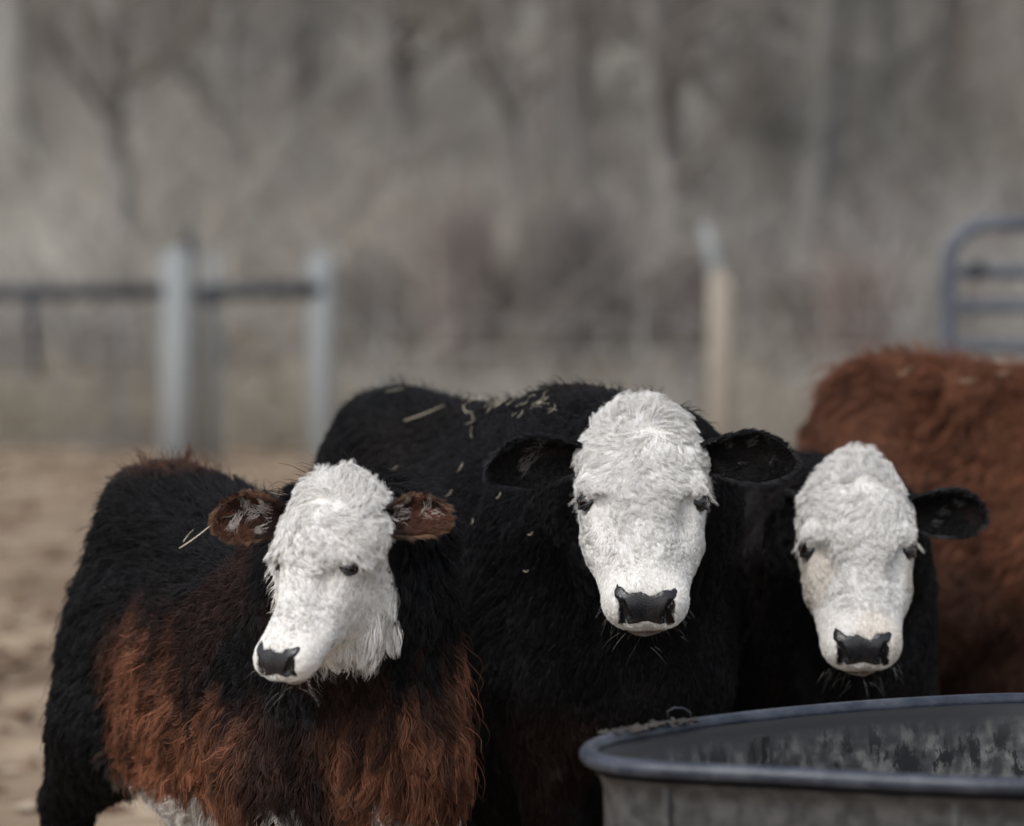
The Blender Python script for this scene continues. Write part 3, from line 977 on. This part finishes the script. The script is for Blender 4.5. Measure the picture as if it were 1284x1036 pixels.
def put_tree(k, x, y, sc_, bk, tw, label, rz):
    z = float(slope(np.array(x), np.array(y)))
    t = empty('bare_tree', (x, y, z), label=label, cat='tree', group='bare winter trees on the hillside')
    t.rotation_euler.z = rz; t.scale = (sc_, sc_, sc_)
    for nm, me, mt in (('trunk', protos[k][0], BARKS[bk]), ('crown', protos[k][1], M_TWIG[tw])):
        key = me.name + mt.name
        if key not in _mc:
            m2 = me.copy(); m2.materials.clear(); m2.materials.append(mt); _mc[key] = m2
        o = bpy.data.objects.new(nm, _mc[key]); C.objects.link(o); o.parent = t
_mc = {}
def ux(px, d): return (px - 642) / F * d
# trees one can pick out through the blur: pixel column, distance, prototype, scale, bark
picked = [
          (722, 33, 3, 1.0, 1, 'dark thick trunk rising behind the left ear of the middle cow'),
          (150, 31, 4, 1.2, 1, 'thin dark trunk rising left of the pale double gatepost'),
          (935, 33, 1, 1.0, 3, 'tall pale grey trunk just right of the leaning pale post'),
          (655, 31, 2, 1.1, 1, 'slender dark trunk between the two thick brown trunks'),
          (840, 31, 4, 1.2, 1, 'slender dark trunk just left of the leaning pale post'),
          (1010, 32, 4, 1.1, 0, 'slender grey trunk left of the red brown trunk by the gate'),
          (500, 34, 1, 1.0, 1, 'dark grey tree with forked limbs above the middle cow back')]
rg = random.Random(3)
for px, d, k, s_, bk, lab in picked:
    put_tree(k, ux(px, d), d, s_, bk, 1 if bk in (1, 2) else 0, lab, rg.uniform(0, 6.28))
for i in range(120):
    y = 32 + 58 * rg.random() ** 1.1
    x = rg.uniform(-.19, .19) * y if i < 72 else rg.choice([-1, 1]) * rg.uniform(.19, .55) * y
    bk = rg.choices([0, 1, 3, 2], [5, 3, 2, 1])[0]
    lab = {0: 'bare grey tree', 1: 'bare dark tree', 2: 'bare reddish brown tree', 3: 'bare pale barked tree'}[bk] + ' in the blurred wood on the hillside'
    put_tree(rg.randrange(5), x, y, rg.uniform(.7, 1.25), bk, rg.choice([0, 0, 1]), lab, rg.uniform(0, 6.28))

# undergrowth: bare scrub and dry stems along the wood's edge
def scrub(name, n, y0, y1, hmin, hmax, cols, label, seed, half=.22):
    rg = np.random.default_rng(seed)
    y = y0 + (y1 - y0) * rg.random(n) ** 1.2
    nc = n // 60
    cx = rg.uniform(-half, half, nc); cy = rg.uniform(0, 1, nc) ** 1.2
    ci = rg.integers(0, nc, n)
    y = y0 + (y1 - y0) * cy[ci] + rg.normal(0, .5, n)
    x = cx[ci] * y + rg.normal(0, .45, n)
    hh = (hmin + (hmax - hmin) * rg.random(nc))[ci] * rg.uniform(.5, 1.1, n)
    R = np.stack([x, y, slope(x, y) - .05], 1)
    d = nrm(np.stack([rg.normal(0, .45, n), rg.normal(0, .45, n), np.ones(n)], 1))
    bend = rg.normal(0, .35, (n, 3)); bend[:, 2] = -.15
    t = np.linspace(0, 1, 5)
    P = R[:, None] + hh[:, None, None] * (d[:, None] * t[None, :, None] + bend[:, None] * (t ** 2)[None, :, None])
    hc = bpy.data.hair_curves.new(name); hc.add_curves([5] * n)
    hc.position_data.foreach_set('vector', P.astype(np.float32).ravel())
    ra = hc.attributes.get('radius') or hc.attributes.new('radius', 'FLOAT', 'POINT')
    ra.data.foreach_set('value', (rg.uniform(.005, .013, n)[:, None] * (1 - .7 * t[None])).astype(np.float32).ravel())
    ca = hc.attributes.new('coat', 'FLOAT_COLOR', 'CURVE')
    cc = np.ones((n, 4)); cc[:, :3] = np.array(cols)[rg.integers(0, len(cols), nc)[ci]] * rg.uniform(.75, 1.25, (n, 1))
    ca.data.foreach_set('color', cc.astype(np.float32).ravel())
    hc.materials.append(M_SKIN)
    o = bpy.data.objects.new(name, hc); C.objects.link(o)
    return props(o, label=label, cat='brush', kind='stuff')
scrub('undergrowth', 26000, 28.2, 85, .6, 3.0, [(.42, .40, .36), (.52, .48, .42), (.26, .24, .23), (.34, .29, .25), (.46, .45, .43)],
      'tangled grey brown winter scrub between the bare trees', 5)
def bush(px, d, top, wid, col, label, seed):
    rg = np.random.default_rng(seed); n = 420
    x0 = ux(px, d); z0 = float(slope(np.array(x0), np.array(d)))
    h = topz(top, d) - z0
    e = empty('bush', (x0, d, z0), label=label, cat='bush', group='brown winter bushes at the edge of the wood')
    t = np.linspace(0, 1, 5)
    R_ = np.stack([rg.normal(0, wid * .22, n), rg.normal(0, .25, n), np.full(n, -.05)], 1)
    dd = np.stack([rg.normal(0, wid * .22, n), rg.normal(0, .12, n), np.full(n, h) * rg.uniform(.3, 1, n) ** .8], 1)
    P = R_[:, None] + dd[:, None] * t[None, :, None] + (rg.normal(0, wid * .12, (n, 3)) * [1, 1, 0])[:, None] * (t ** 2)[None, :, None]
    for nm, sl, rad in (('stems', slice(0, 60), .030), ('twigs', slice(60, n), .013)):
        Q_ = P[sl]; k = len(Q_)
        hc = bpy.data.hair_curves.new(nm); hc.add_curves([5] * k)
        hc.position_data.foreach_set('vector', Q_.astype(np.float32).ravel())
        ra = hc.attributes.get('radius') or hc.attributes.new('radius', 'FLOAT', 'POINT')
        ra.data.foreach_set('value', (rad * rg.uniform(.6, 1.3, k)[:, None] * (1 - .6 * t[None])).astype(np.float32).ravel())
        ca = hc.attributes.new('coat', 'FLOAT_COLOR', 'CURVE'); cc = np.ones((k, 4)); cc[:, :3] = np.array(col) * rg.uniform(.7, 1.3, (k, 1))
        ca.data.foreach_set('color', cc.astype(np.float32).ravel()); hc.materials.append(M_SKIN)
        o = bpy.data.objects.new(nm, hc); C.objects.link(o); o.parent = e; props(o, kind='stuff')
def topz(py, d): return 1.3 - (py - 355) / F * d
for a in ((572, 28.5, 235, .50, (.24, .205, .19), 'tall reddish brown bush behind the back of the middle black cow'),
          (726, 29, 240, .75, (.17, .155, .15), 'wide dark brown bush behind the left ear of the middle cow'),
          (648, 29.5, 330, .35, (.19, .16, .145), 'narrow brown bush between two taller brown bushes'),
          (856, 29, 300, .45, (.18, .16, .15), 'dark bush just left of the lone wooden post'),
          (1070, 28, 305, .42, (.235, .19, .175), 'reddish brown bush between the lone post and the blue gate'),
          (1000, 29.5, 330, .5, (.17, .145, .13), 'greyish brown bush right of the lone wooden post'),
          (300, 30, 470, 1.2, (.16, .15, .145), 'low grey bush between the two pale gateposts'),
          (100, 30, 460, 1.4, (.17, .155, .14), 'low wide grey bush under the long dark rail'),
          (470, 29, 300, .8, (.24, .22, .20), 'pale grey bush right of the slimmer gatepost'),
          (1190, 31, 330, .8, (.26, .23, .20), 'pale brown bush behind the blue gate')):
    bush(*a, seed=int(a[0]))
scrub('undergrowth', 16000, 28.2, 85, .8, 3.2, [(.36, .34, .31), (.44, .41, .36), (.26, .24, .23), (.32, .28, .25)],
      'tangled winter scrub on the hillside beyond both sides of the picture', 15, half=.6)
scrub('dry_weeds', 9000, 25.6, 30, .3, 1.1, [(.40, .38, .34), (.28, .26, .24), (.34, .30, .23)],
      'pale dry weeds growing along the fence line', 6)

# ---- fence on the left
M_POST = noise_mat('weathered_post', (.18, .195, .20), (.35, .37, .375), 2.2, .9, .5, 22, stretch=(1, 1, .12), bdist=.01)
M_WOOD = noise_mat('pale_wood_post', (.25, .22, .18), (.35, .31, .26), 3, .9, .5, 22, stretch=(1, 1, .12), bdist=.01)
M_PIPE = noise_mat('dark_pipe', (.022, .025, .032), (.045, .05, .06), 6, .5, .2)
M_GATE = noise_mat('blue_enamel', (.06, .070, .095), (.105, .118, .145), 8, .45, .15)
M_WIRE = noise_mat('galvanised_wire', (.2, .2, .2), (.32, .32, .32), 8, .5)
fd = 24.0
def post_mb(pts, rad, n=12):
    m = MB(); m.tube(pts, rad, n); return m
def zpx(py, d): return 1.3 - (py - 355) / F * d
def topz(py, d): return zpx(py, d)
def post(px, d, top, rad, mat, label, lean=0, cat='fence post', cap=True):
    x = ux(px, d)
    e = empty('fence_post', (x, d, 0), label=label, cat=cat)
    h = topz(top, d)
    m = MB(); m.tube([(0, 0, -.3), (0, 0, h * .5), (lean, 0, h)], [rad * 1.05, rad, rad * .95], 14); m.build('shaft', mat, e)
    m = MB(); m.tube([(lean, 0, h), (lean, 0, h + .02), (lean, 0, h + .04)], [rad * .95, rad * .8, rad * .35], 14); m.build('weathered_end', mat, e)
    return e
post(222, fd, 318, .125, M_POST, 'thick pale grey post where the dark rail ends, the nearer of two')
post(402, fd, 322, .095, M_POST, 'slimmer pale grey post at the right end of the dark rail')
post(264, fd + .9, 372, .05, bark('post_bark', (.09, .075, .065), (.16, .14, .12)), 'thin dark brown post just right of the thick pale post')
post(238, fd + .35, 300, .05, M_PIPE, 'dark stub of pipe sticking up behind the thick pale post')
post(268, fd + .3, 322, .045, M_POST, 'short pale stub standing up above the dark rail beside the thick post')
post(903, 22.0, 345, .085, M_WOOD, 'lone pale wooden post standing between the bare tree trunks')
# its leaning grey top piece
e = empty('leaning_rail', (ux(893, 22.2), 22.2, 0), label='pale grey stick leaning against the top of the lone wooden post', cat='stick')
m = MB(); m.tube([(.06, 0, topz(370, 22.2)), (0, .05, topz(318, 22.2)), (-.05, .1, topz(282, 22.2))], [.055, .05, .03], 8); m.build('stick_shaft', M_POST, e)
# rails
def rail(x0p, x1p, d, py, r, label):
    z = topz(py, d); x0, x1 = ux(x0p, d), ux(x1p, d)
    e = empty('fence_rail', ((x0 + x1) / 2, d, z), label=label, cat='fence rail')
    L = (x1 - x0) / 2
    m = MB(); m.tube([(-L, 0, -.02), (0, 0, 0), (L, 0, .01)], r, 10); m.build('pipe', M_PIPE, e)
    return e
e = rail(-160, 205, fd - .05, 367, .054, 'long dark pipe rail running out of the picture from the thick pale post')
m = MB(); m.tube([(ux(40, fd) - e.location.x, 0, -.03), (ux(41, fd) - e.location.x, 0, -.25), (ux(48, fd) - e.location.x, 0, -.62)], [.05, .03, .02], 8); m.build('hanging_brace', M_PIPE, e)
e = rail(246, 404, fd - .05, 364, .062, 'short dark pipe rail between the two pale posts')
m = MB(); m.box((ux(268, fd) - e.location.x, -.02, -.07), (.16, .1, .09), bev=.02); m.build('bracket', M_PIPE, e)
# wire mesh strung along the far side of the paddock: posts and strands
wf = empty('wire_fence', (0, 25.2, 0), label='thin wire fence with low strands strung across behind the paddock', cat='wire fence')
for i, z in enumerate((.15, .35, .55, .78, 1.0)):
    m = MB(); m.tube([(-9 + 2 * k, .02 * (k % 2), z - .02 * (k % 2)) for k in range(10)], .008, 5); m.build('wire', M_WIRE, wf)
for i in range(10):
    m = MB(); m.tube([(-9 + 2 * i, .05, -.2), (-9 + 2 * i, .05, 1.12)], .012, 6); m.build('stake', M_WIRE, wf)

# ---- blue gate on the right
gd = 13.0
gx0 = ux(1189, gd); gz = topz(281, gd); GW = 2.9
g = empty('farm_gate', (gx0, gd, 0), label='blue tubular steel farm gate with rounded corner behind the brown cow', cat='gate')
m = MB()
r_ = .16; zl = .22
pts = []
for cx_, cz_, a0 in ((r_, gz - r_, 180), (GW - r_, gz - r_, 90), (GW - r_, zl + r_, 0), (r_, zl + r_, -90)):
    for k in range(6):
        a = math.radians(a0 - 18 * k); pts.append((cx_ + r_ * math.cos(a), 0, cz_ + r_ * math.sin(a)))
m.tube(pts, .030, 10, closed=True); m.build('gate_frame', M_GATE, g)
for k, py in enumerate((341, 384, 434, 480, 525, 570)):
    z = topz(py, gd)
    if z < zl + .06: continue
    m = MB(); m.tube([(.02, 0, z), (GW / 2, 0, z - .004), (GW - .02, 0, z)], .026, 10); m.build('gate_bar', M_GATE, g)
m = MB(); m.box((.10, -.036, topz(340, gd)), (.07, .02, .07), bev=.006); m.build('latch_plate', M_PIPE, g)
for x in (1.0, 1.95):
    m = MB(); m.box((x, .034, (gz + zl) / 2), (.045, .012, gz - zl - .06)); m.build('upright_brace', M_GATE, g)
post(1330, gd - .1, 250, .07, M_POST, 'pale post holding the blue gate beyond the right edge')

# ---- stock tank
TH = .645      # height of the rim
def on_plane(px, py, z):
    d = CF + (px - 642) / F * CR - (py - 518) / F * CU
    k = (z - CAM[2]) / d[2]
    return (CAM + d * k)
near = [(722, 937), (733, 947), (760, 953), (820, 957), (900, 960), (1000, 965), (1100, 971), (1264, 979)]
far = [(724, 928), (745, 921), (790, 911), (850, 901), (935, 890), (1020, 882), (1110, 875), (1200, 870), (1264, 867)]
nP = [on_plane(x, y, TH) for x, y in near]; fP = [on_plane(x, y, TH) for x, y in far]
half = [p[:2] for p in fP[::-1]] + [p[:2] for p in nP]        # far right -> left end -> near right
half = np.array(half)
# the far half of the oval beyond the frame: mirrored about a line a little past the edge
xm = 0.5 * (half[0, 0] + half[-1, 0]) + .42
mid = np.array([xm, .5 * (half[0, 1] + half[-1, 1])])
oth = (2 * mid - half)
loop = np.concatenate([half, oth])
def chaikin(P, it=3):
    for _ in range(it):
        Q_ = np.roll(P, -1, 0)
        P = np.stack([.75 * P + .25 * Q_, .25 * P + .75 * Q_], 1).reshape(-1, 2)
    return P
def resample(P, n):
    Pc = np.concatenate([P, P[:1]]); s_ = np.concatenate([[0], np.cumsum(np.linalg.norm(np.diff(Pc, axis=0), axis=1))])
    t = np.linspace(0, s_[-1], n, endpoint=False)
    return np.stack([np.interp(t, s_, Pc[:, k]) for k in (0, 1)], 1)
loop = resample(chaikin(loop), 260)
for _ in range(12):
    loop = .5 * loop + .25 * (np.roll(loop, 1, 0) + np.roll(loop, -1, 0))
NL = len(loop)
tg = nrm(np.roll(loop, -1, 0) - np.roll(loop, 1, 0))
nl = np.stack([tg[:, 1], -tg[:, 0]], 1)
cen = loop.mean(0)
if ((loop - cen) * nl).sum() < 0: nl = -nl
tank = empty('stock_tank', (cen[0], cen[1], 0), label='grey oval stock tank with a blue grey rolled rim in the near corner', cat='stock tank')

def streak_mat(name, c_dark, c_mid, c_pale, level, inner):
    m, n, b = new_mat(name)
    tc = n.nodes.new('ShaderNodeTexCoord')
    mp = n.nodes.new('ShaderNodeMapping'); mp.inputs['Scale'].default_value = (1, 1, .3)
    n.links.new(tc.outputs['Object'], mp.inputs[0])
    n1 = n.nodes.new('ShaderNodeTexNoise'); n1.inputs['Scale'].default_value = 26; n1.inputs['Detail'].default_value = 7; n1.inputs['Roughness'].default_value = .65
    n.links.new(mp.outputs[0], n1.inputs['Vector'])
    n2 = n.nodes.new('ShaderNodeTexNoise'); n2.inputs['Scale'].default_value = 38; n2.inputs['Detail'].default_value = 5
    n.links.new(tc.outputs['Object'], n2.inputs['Vector'])
    sx = n.nodes.new('ShaderNodeSeparateXYZ'); n.links.new(tc.outputs['Object'], sx.inputs[0])
    mr = n.nodes.new('ShaderNodeMapRange'); mr.inputs[1].default_value = level + .012; mr.inputs[2].default_value = level - .035
    n.links.new(sx.outputs['Z'], mr.inputs[0])
    ad = n.nodes.new('ShaderNodeMath'); ad.operation = 'MULTIPLY_ADD'; ad.inputs[1].default_value = .55; 
    n.links.new(n1.outputs['Fac'], ad.inputs[0]); n.links.new(n2.outputs['Fac'], ad.inputs[2])
    cr = n.nodes.new('ShaderNodeValToRGB'); e = cr.color_ramp.elements
    e[0].position, e[0].color = .66, (*c_dark, 1); e[1].position, e[1].color = .92, (*c_pale, 1)
    x = e.new(.78); x.color = (*c_mid, 1)
    n.links.new(ad.outputs[0], cr.inputs[0])
    if inner:
        mu = n.nodes.new('ShaderNodeMath'); mu.operation = 'MULTIPLY'
        st = n.nodes.new('ShaderNodeValToRGB'); st.color_ramp.elements[0].position = .42; st.color_ramp.elements[1].position = .485
        n3 = n.nodes.new('ShaderNodeTexNoise'); n3.inputs['Scale'].default_value = 30; n3.inputs['Detail'].default_value = 6; n3.inputs['Roughness'].default_value = .7
        mp3 = n.nodes.new('ShaderNodeMapping'); mp3.inputs['Scale'].default_value = (1, 1, .5)
        n.links.new(tc.outputs['Object'], mp3.inputs[0]); n.links.new(mp3.outputs[0], n3.inputs['Vector'])
        n.links.new(n3.outputs['Fac'], st.inputs[0])
        n.links.new(mr.outputs[0], mu.inputs[0]); n.links.new(st.outputs[0], mu.inputs[1])
        mx = n.nodes.new('ShaderNodeMix'); mx.data_type = 'RGBA'
        n.links.new(mu.outputs[0], mx.inputs['Factor'])
        mx.inputs['A'].default_value = (.010, .011, .013, 1)
        n.links.new(cr.outputs[0], mx.inputs['B'])
        n.links.new(mx.outputs['Result'], b.inputs['Base Color'])
    else:
        n.links.new(cr.outputs[0], b.inputs['Base Color'])
    b.inputs['Roughness'].default_value = .55
    b.inputs['Metallic'].default_value = 0
    bp = n.nodes.new('ShaderNodeBump'); bp.inputs['Strength'].default_value = .3; bp.inputs['Distance'].default_value = .003
    n.links.new(n1.outputs['Fac'], bp.inputs['Height']); n.links.new(bp.outputs[0], b.inputs['Normal'])
    return m
M_OUT = streak_mat('tank_outside', (.036, .036, .038), (.058, .058, .060), (.085, .085, .085), .5, False)
M_INN = streak_mat('tank_inside', (.035, .037, .04), (.075, .076, .078), (.165, .163, .157), TH - .042, True)
M_RIM = noise_mat('tank_rim', (.014, .019, .031), (.060, .067, .086), 19, .42, .5, 90, c3=(.028, .036, .055), spec=.5, bdist=.002)

def ring_sheet(prof, name, mat, closed_prof=False):
    """sweep (offset outwards, z) profile round the oval; vertical ribs pressed into the wall"""
    V = []
    for i in range(NL):
        for (o_, z) in prof:
            V.append((loop[i, 0] + nl[i, 0] * o_, loop[i, 1] + nl[i, 1] * o_, z))
    k = len(prof); Q = []
    kk = k if closed_prof else k - 1
    for i in range(NL):
        j = (i + 1) % NL
        for a in range(kk):
            c2 = (a + 1) % k
            Q.append((i * k + a, j * k + a, j * k + c2, i * k + c2))
    return mesh_obj(name, np.array(V), np.array(Q), mat, tank, base=(cen[0], cen[1], 0))
rr = .0130
ring_sheet([(-rr + rr * math.cos(a), TH - rr * .9 + rr * .95 * math.sin(a)) for a in [2 * math.pi * k / 14 for k in range(14)]], 'rim', M_RIM, True)
IN = -.040
ring_sheet([(-rr * 1.2, TH - .03), (IN + .012, TH - .040), (IN + .006, TH - .06), (IN, TH - .30), (IN - .012, .02)], 'outer_wall', M_OUT)
ring_sheet([(-rr * 1.6, TH - .012), (IN + .002, TH - .022), (IN - .004, TH - .07), (IN - .012, TH - .30), (IN - .03, .03)], 'inner_wall', M_INN)
V = [(loop[i, 0] + nl[i, 0] * (IN - .02), loop[i, 1] + nl[i, 1] * (IN - .02), .028) for i in range(NL)]
mesh_obj('tank_floor', np.array(V), [tuple(range(NL))], M_INN, tank, base=(cen[0], cen[1], 0), smooth=False)
m, n, b = new_mat('tank_water'); b.inputs['Base Color'].default_value = (.02, .022, .02, 1); b.inputs['Roughness'].default_value = .05; b.inputs['Transmission Weight'].default_value = .6; b.inputs['IOR'].default_value = 1.33
V = [(loop[i, 0] + nl[i, 0] * (IN - .012), loop[i, 1] + nl[i, 1] * (IN - .012), .36) for i in range(NL)]
mesh_obj('tank_water', np.array(V), [tuple(range(NL))], m, None, smooth=False, kind='structure')
# pressed vertical ribs of the outer wall, and one inside by the far rim
def rib_at(px, py, side, name, mat, wdt=.012, dep=.006, z0=.04, z1=TH - .035):
    p = on_plane(px, py, TH)[:2]
    i = int(np.argmin(((loop - p) ** 2).sum(1)))
    c = loop[i] + nl[i] * (IN + side * .004); t_ = tg[i]; n_ = nl[i] * side
    m = MB(); V = []
    for z in (z0, z1):
        for (a, o_) in ((-wdt, -.004), (-wdt * .5, dep), (wdt * .5, dep), (wdt, -.004)):
            q = c + t_ * a + n_ * o_; V.append((q[0], q[1], z))
    m.add(V, [(0, 1, 5, 4), (1, 2, 6, 5), (2, 3, 7, 6), (0, 3, 2, 1), (4, 5, 6, 7), (0, 4, 7, 3)])
    return mesh_obj(name, m.V, m.F, mat, tank, smooth=False, base=(cen[0], cen[1], 0))
rib_at(822, 957, 1, 'wall_rib', M_OUT, .010, .010)
rib_at(1190, 975, 1, 'wall_rib', M_OUT, .010, .008)
rib_at(934, 890, -1, 'inner_rib', M_INN, .016, .008)

# mud and chewed hay smeared on the far rim, and a bent wire hook
def crumbs(name, pts, size, mat, label):
    rg = np.random.default_rng(9); V, Fc = [], []
    m = MB()
    for p in pts:
        for k in range(5):
            c = np.array(p) + rg.normal(0, 1, 3) * (.008, .006, .0015)
            s_ = size * rg.uniform(.4, 1.2)
            th = rg.uniform(0, 6.28)
            pp = [c + s_ * rg.uniform(.6, 1.2) * np.array([math.cos(th + a), math.sin(th + a), 0]) for a in (0, 1.3, 2.6, 3.9, 5.1)]
            top = c + np.array([0, 0, s_ * .55])
            n0 = len(m.V); m.V += [tuple(x) for x in pp] + [tuple(top)]
            m.F += [(n0 + a, n0 + (a + 1) % 5, n0 + 5) for a in range(5)] + [tuple(n0 + a for a in range(5))[::-1]]
    return m.build(name, mat, None, smooth=False, label=label, cat='debris', kind='stuff')
M_MUD = noise_mat('wet_mud', (.02, .018, .017), (.06, .052, .045), 40, .35, .3)
rim_pts = []
for q in np.linspace(0, 1, 46):
    x = 768 + 95 * q; y = np.interp(x, [745, 790, 850, 935], [923, 913.5, 903.5, 892.5])
    pp = on_plane(x, y, TH)
    rim_pts.append((pp[0], pp[1] - .008, TH - .001))
crumbs('rim_mud', rim_pts, .007, M_MUD, 'dark wet mud and chewed hay smeared on the far rim of the tank')
e = on_plane(852, 899, TH)
m = MB(); m.tube([(e[0] - .016, e[1] + .002, TH - .004), (e[0] - .018, e[1], TH + .008), (e[0] - .008, e[1] - .002, TH + .014), (e[0] + .006, e[1], TH + .013), (e[0] + .016, e[1] + .003, TH + .007), (e[0] + .019, e[1] + .004, TH - .003)], .0016, 6)
m.build('wire_hook', M_PIPE, None, label='small bent wire loop sticking up from the far rim of the tank', cat='wire')

# ------------------------------------------------------------------ straw lying in the coats
from mathutils.bvhtree import BVHTree
def bvh(c): return BVHTree.FromPolygons([tuple(v) for v in c.P], [tuple(int(i) for i in f) for f in c.Q])
TREES = {id(c): bvh(c) for c in COWS}
def hit(c, px, py):
    d = Vector(CF + (px - 642) / F * CR - (py - 518) / F * CU).normalized()
    r = TREES[id(c)].ray_cast(Vector(CAM), d)
    if r[0] is None:
        # past the outline: nearest point of the coat
        q = TREES[id(c)].find_nearest(Vector(at(px, py, float(np.linalg.norm(c.base - CAM)))))
        return q[0], q[1]
    return r[0], r[1]
def straw(c, px, py, ang, length, label, group=None, bend=.0, rise=.018, r=.0009):
    p, n_ = hit(c, px, py)
    if n_.dot(Vector(CAM) - p) < 0: n_ = -n_
    p = p + n_ * rise
    a = math.radians(ang)
    d = Vector(CR * math.cos(a) + CU * math.sin(a))
    d = (d - n_ * d.dot(n_) * .8).normalized()
    s_ = d.cross(n_).normalized()
    L = length / F * 5.8
    pts = [p + d * L * (t - .5) + s_ * bend * L * (1 - (2 * t - 1) ** 2)  for t in (0, .2, .4, .6, .8, 1)]
    m = MB(); m.tube([q - p for q in pts], [r, r * 1.1, r, r, r * .9, r * .5], 5)
    o = m.build('straw_piece', M_STRAW, None, label=label, cat='straw', group=group)
    o.location = p
    return o
for a in ((518, 495, 6, 60, 'long straw laid along the rump end of the middle cow back', .04),
          (497, 500, 24, 26, 'short straw crossing under the long straw on the middle cow rump', .0),
          (596, 489, 15, 20, 'lone straw lying across the ridge of the middle cow back', .18),
          (632, 516, 60, 20, 'bright upright straw stuck behind the ear on the middle cow back', .1),
          (592, 523, -55, 18, 'bright kinked straw alone on the middle cow back', .2)):
    straw(cow_mid, *a[:4], a[4], bend=a[5], r=.0008)
rg = random.Random(21)
GS = 'short broken straws on the middle cow back'
for i in range(34):
    if i < 27: x, y = rg.uniform(618, 700), rg.gauss(518, 5)
    else: x, y = rg.uniform(575, 620), rg.uniform(505, 560)
    straw(cow_mid, x, y, rg.uniform(0, 180), rg.uniform(6, 20), 'short broken straw among many in the coat of the middle cow', GS, bend=rg.uniform(-.6, .6), rise=rg.uniform(.016, .026), r=rg.uniform(.00025, .0005))
for (x, y, a, L) in ((633, 623, 35, 10), (500, 592, 15, 12), (585, 590, 60, 14), (571, 622, 20, 12), (600, 655, 80, 8), (667, 713, 10, 8), (673, 667, 20, 8), (950, 770, 60, 12)):
    straw(cow_mid, x, y, a, L, 'pale chaff fleck on the flank or shoulder of the middle cow', 'pale chaff flecks on the middle cow flank', rise=.014, r=.0006, bend=.3)
straw(cow_left, 268, 684, 17, 62, 'long pale straw poking out below the ear of the shaggy calf', bend=.06, rise=.035, r=.0010)
straw(cow_left, 256, 686, 46, 20, 'short pale straw splitting off the long one below the ear', bend=-.12, rise=.035, r=.0007)
straw(cow_red, 1137, 478, 50, 26, 'pale curved straw lying near the top of the brown cow', bend=.15, rise=.03, r=.0008)
straw(cow_red, 1207, 488, 22, 32, 'pale straw lying slantwise on the brown cow side', bend=.08, rise=.03, r=.0008)
straw(cow_red, 1253, 481, 30, 34, 'bright pale straw nearest the right edge on the brown cow', bend=.05, rise=.03, r=.001)
straw(cow_red, 1254, 470, -20, 20, 'short bright straw crossing above the one nearest the right edge', bend=.05, rise=.03, r=.001)
straw(cow_red, 1062, 477, 85, 12, 'tiny upright straw at the rump end of the brown cow', bend=.05, rise=.03, r=.0012)
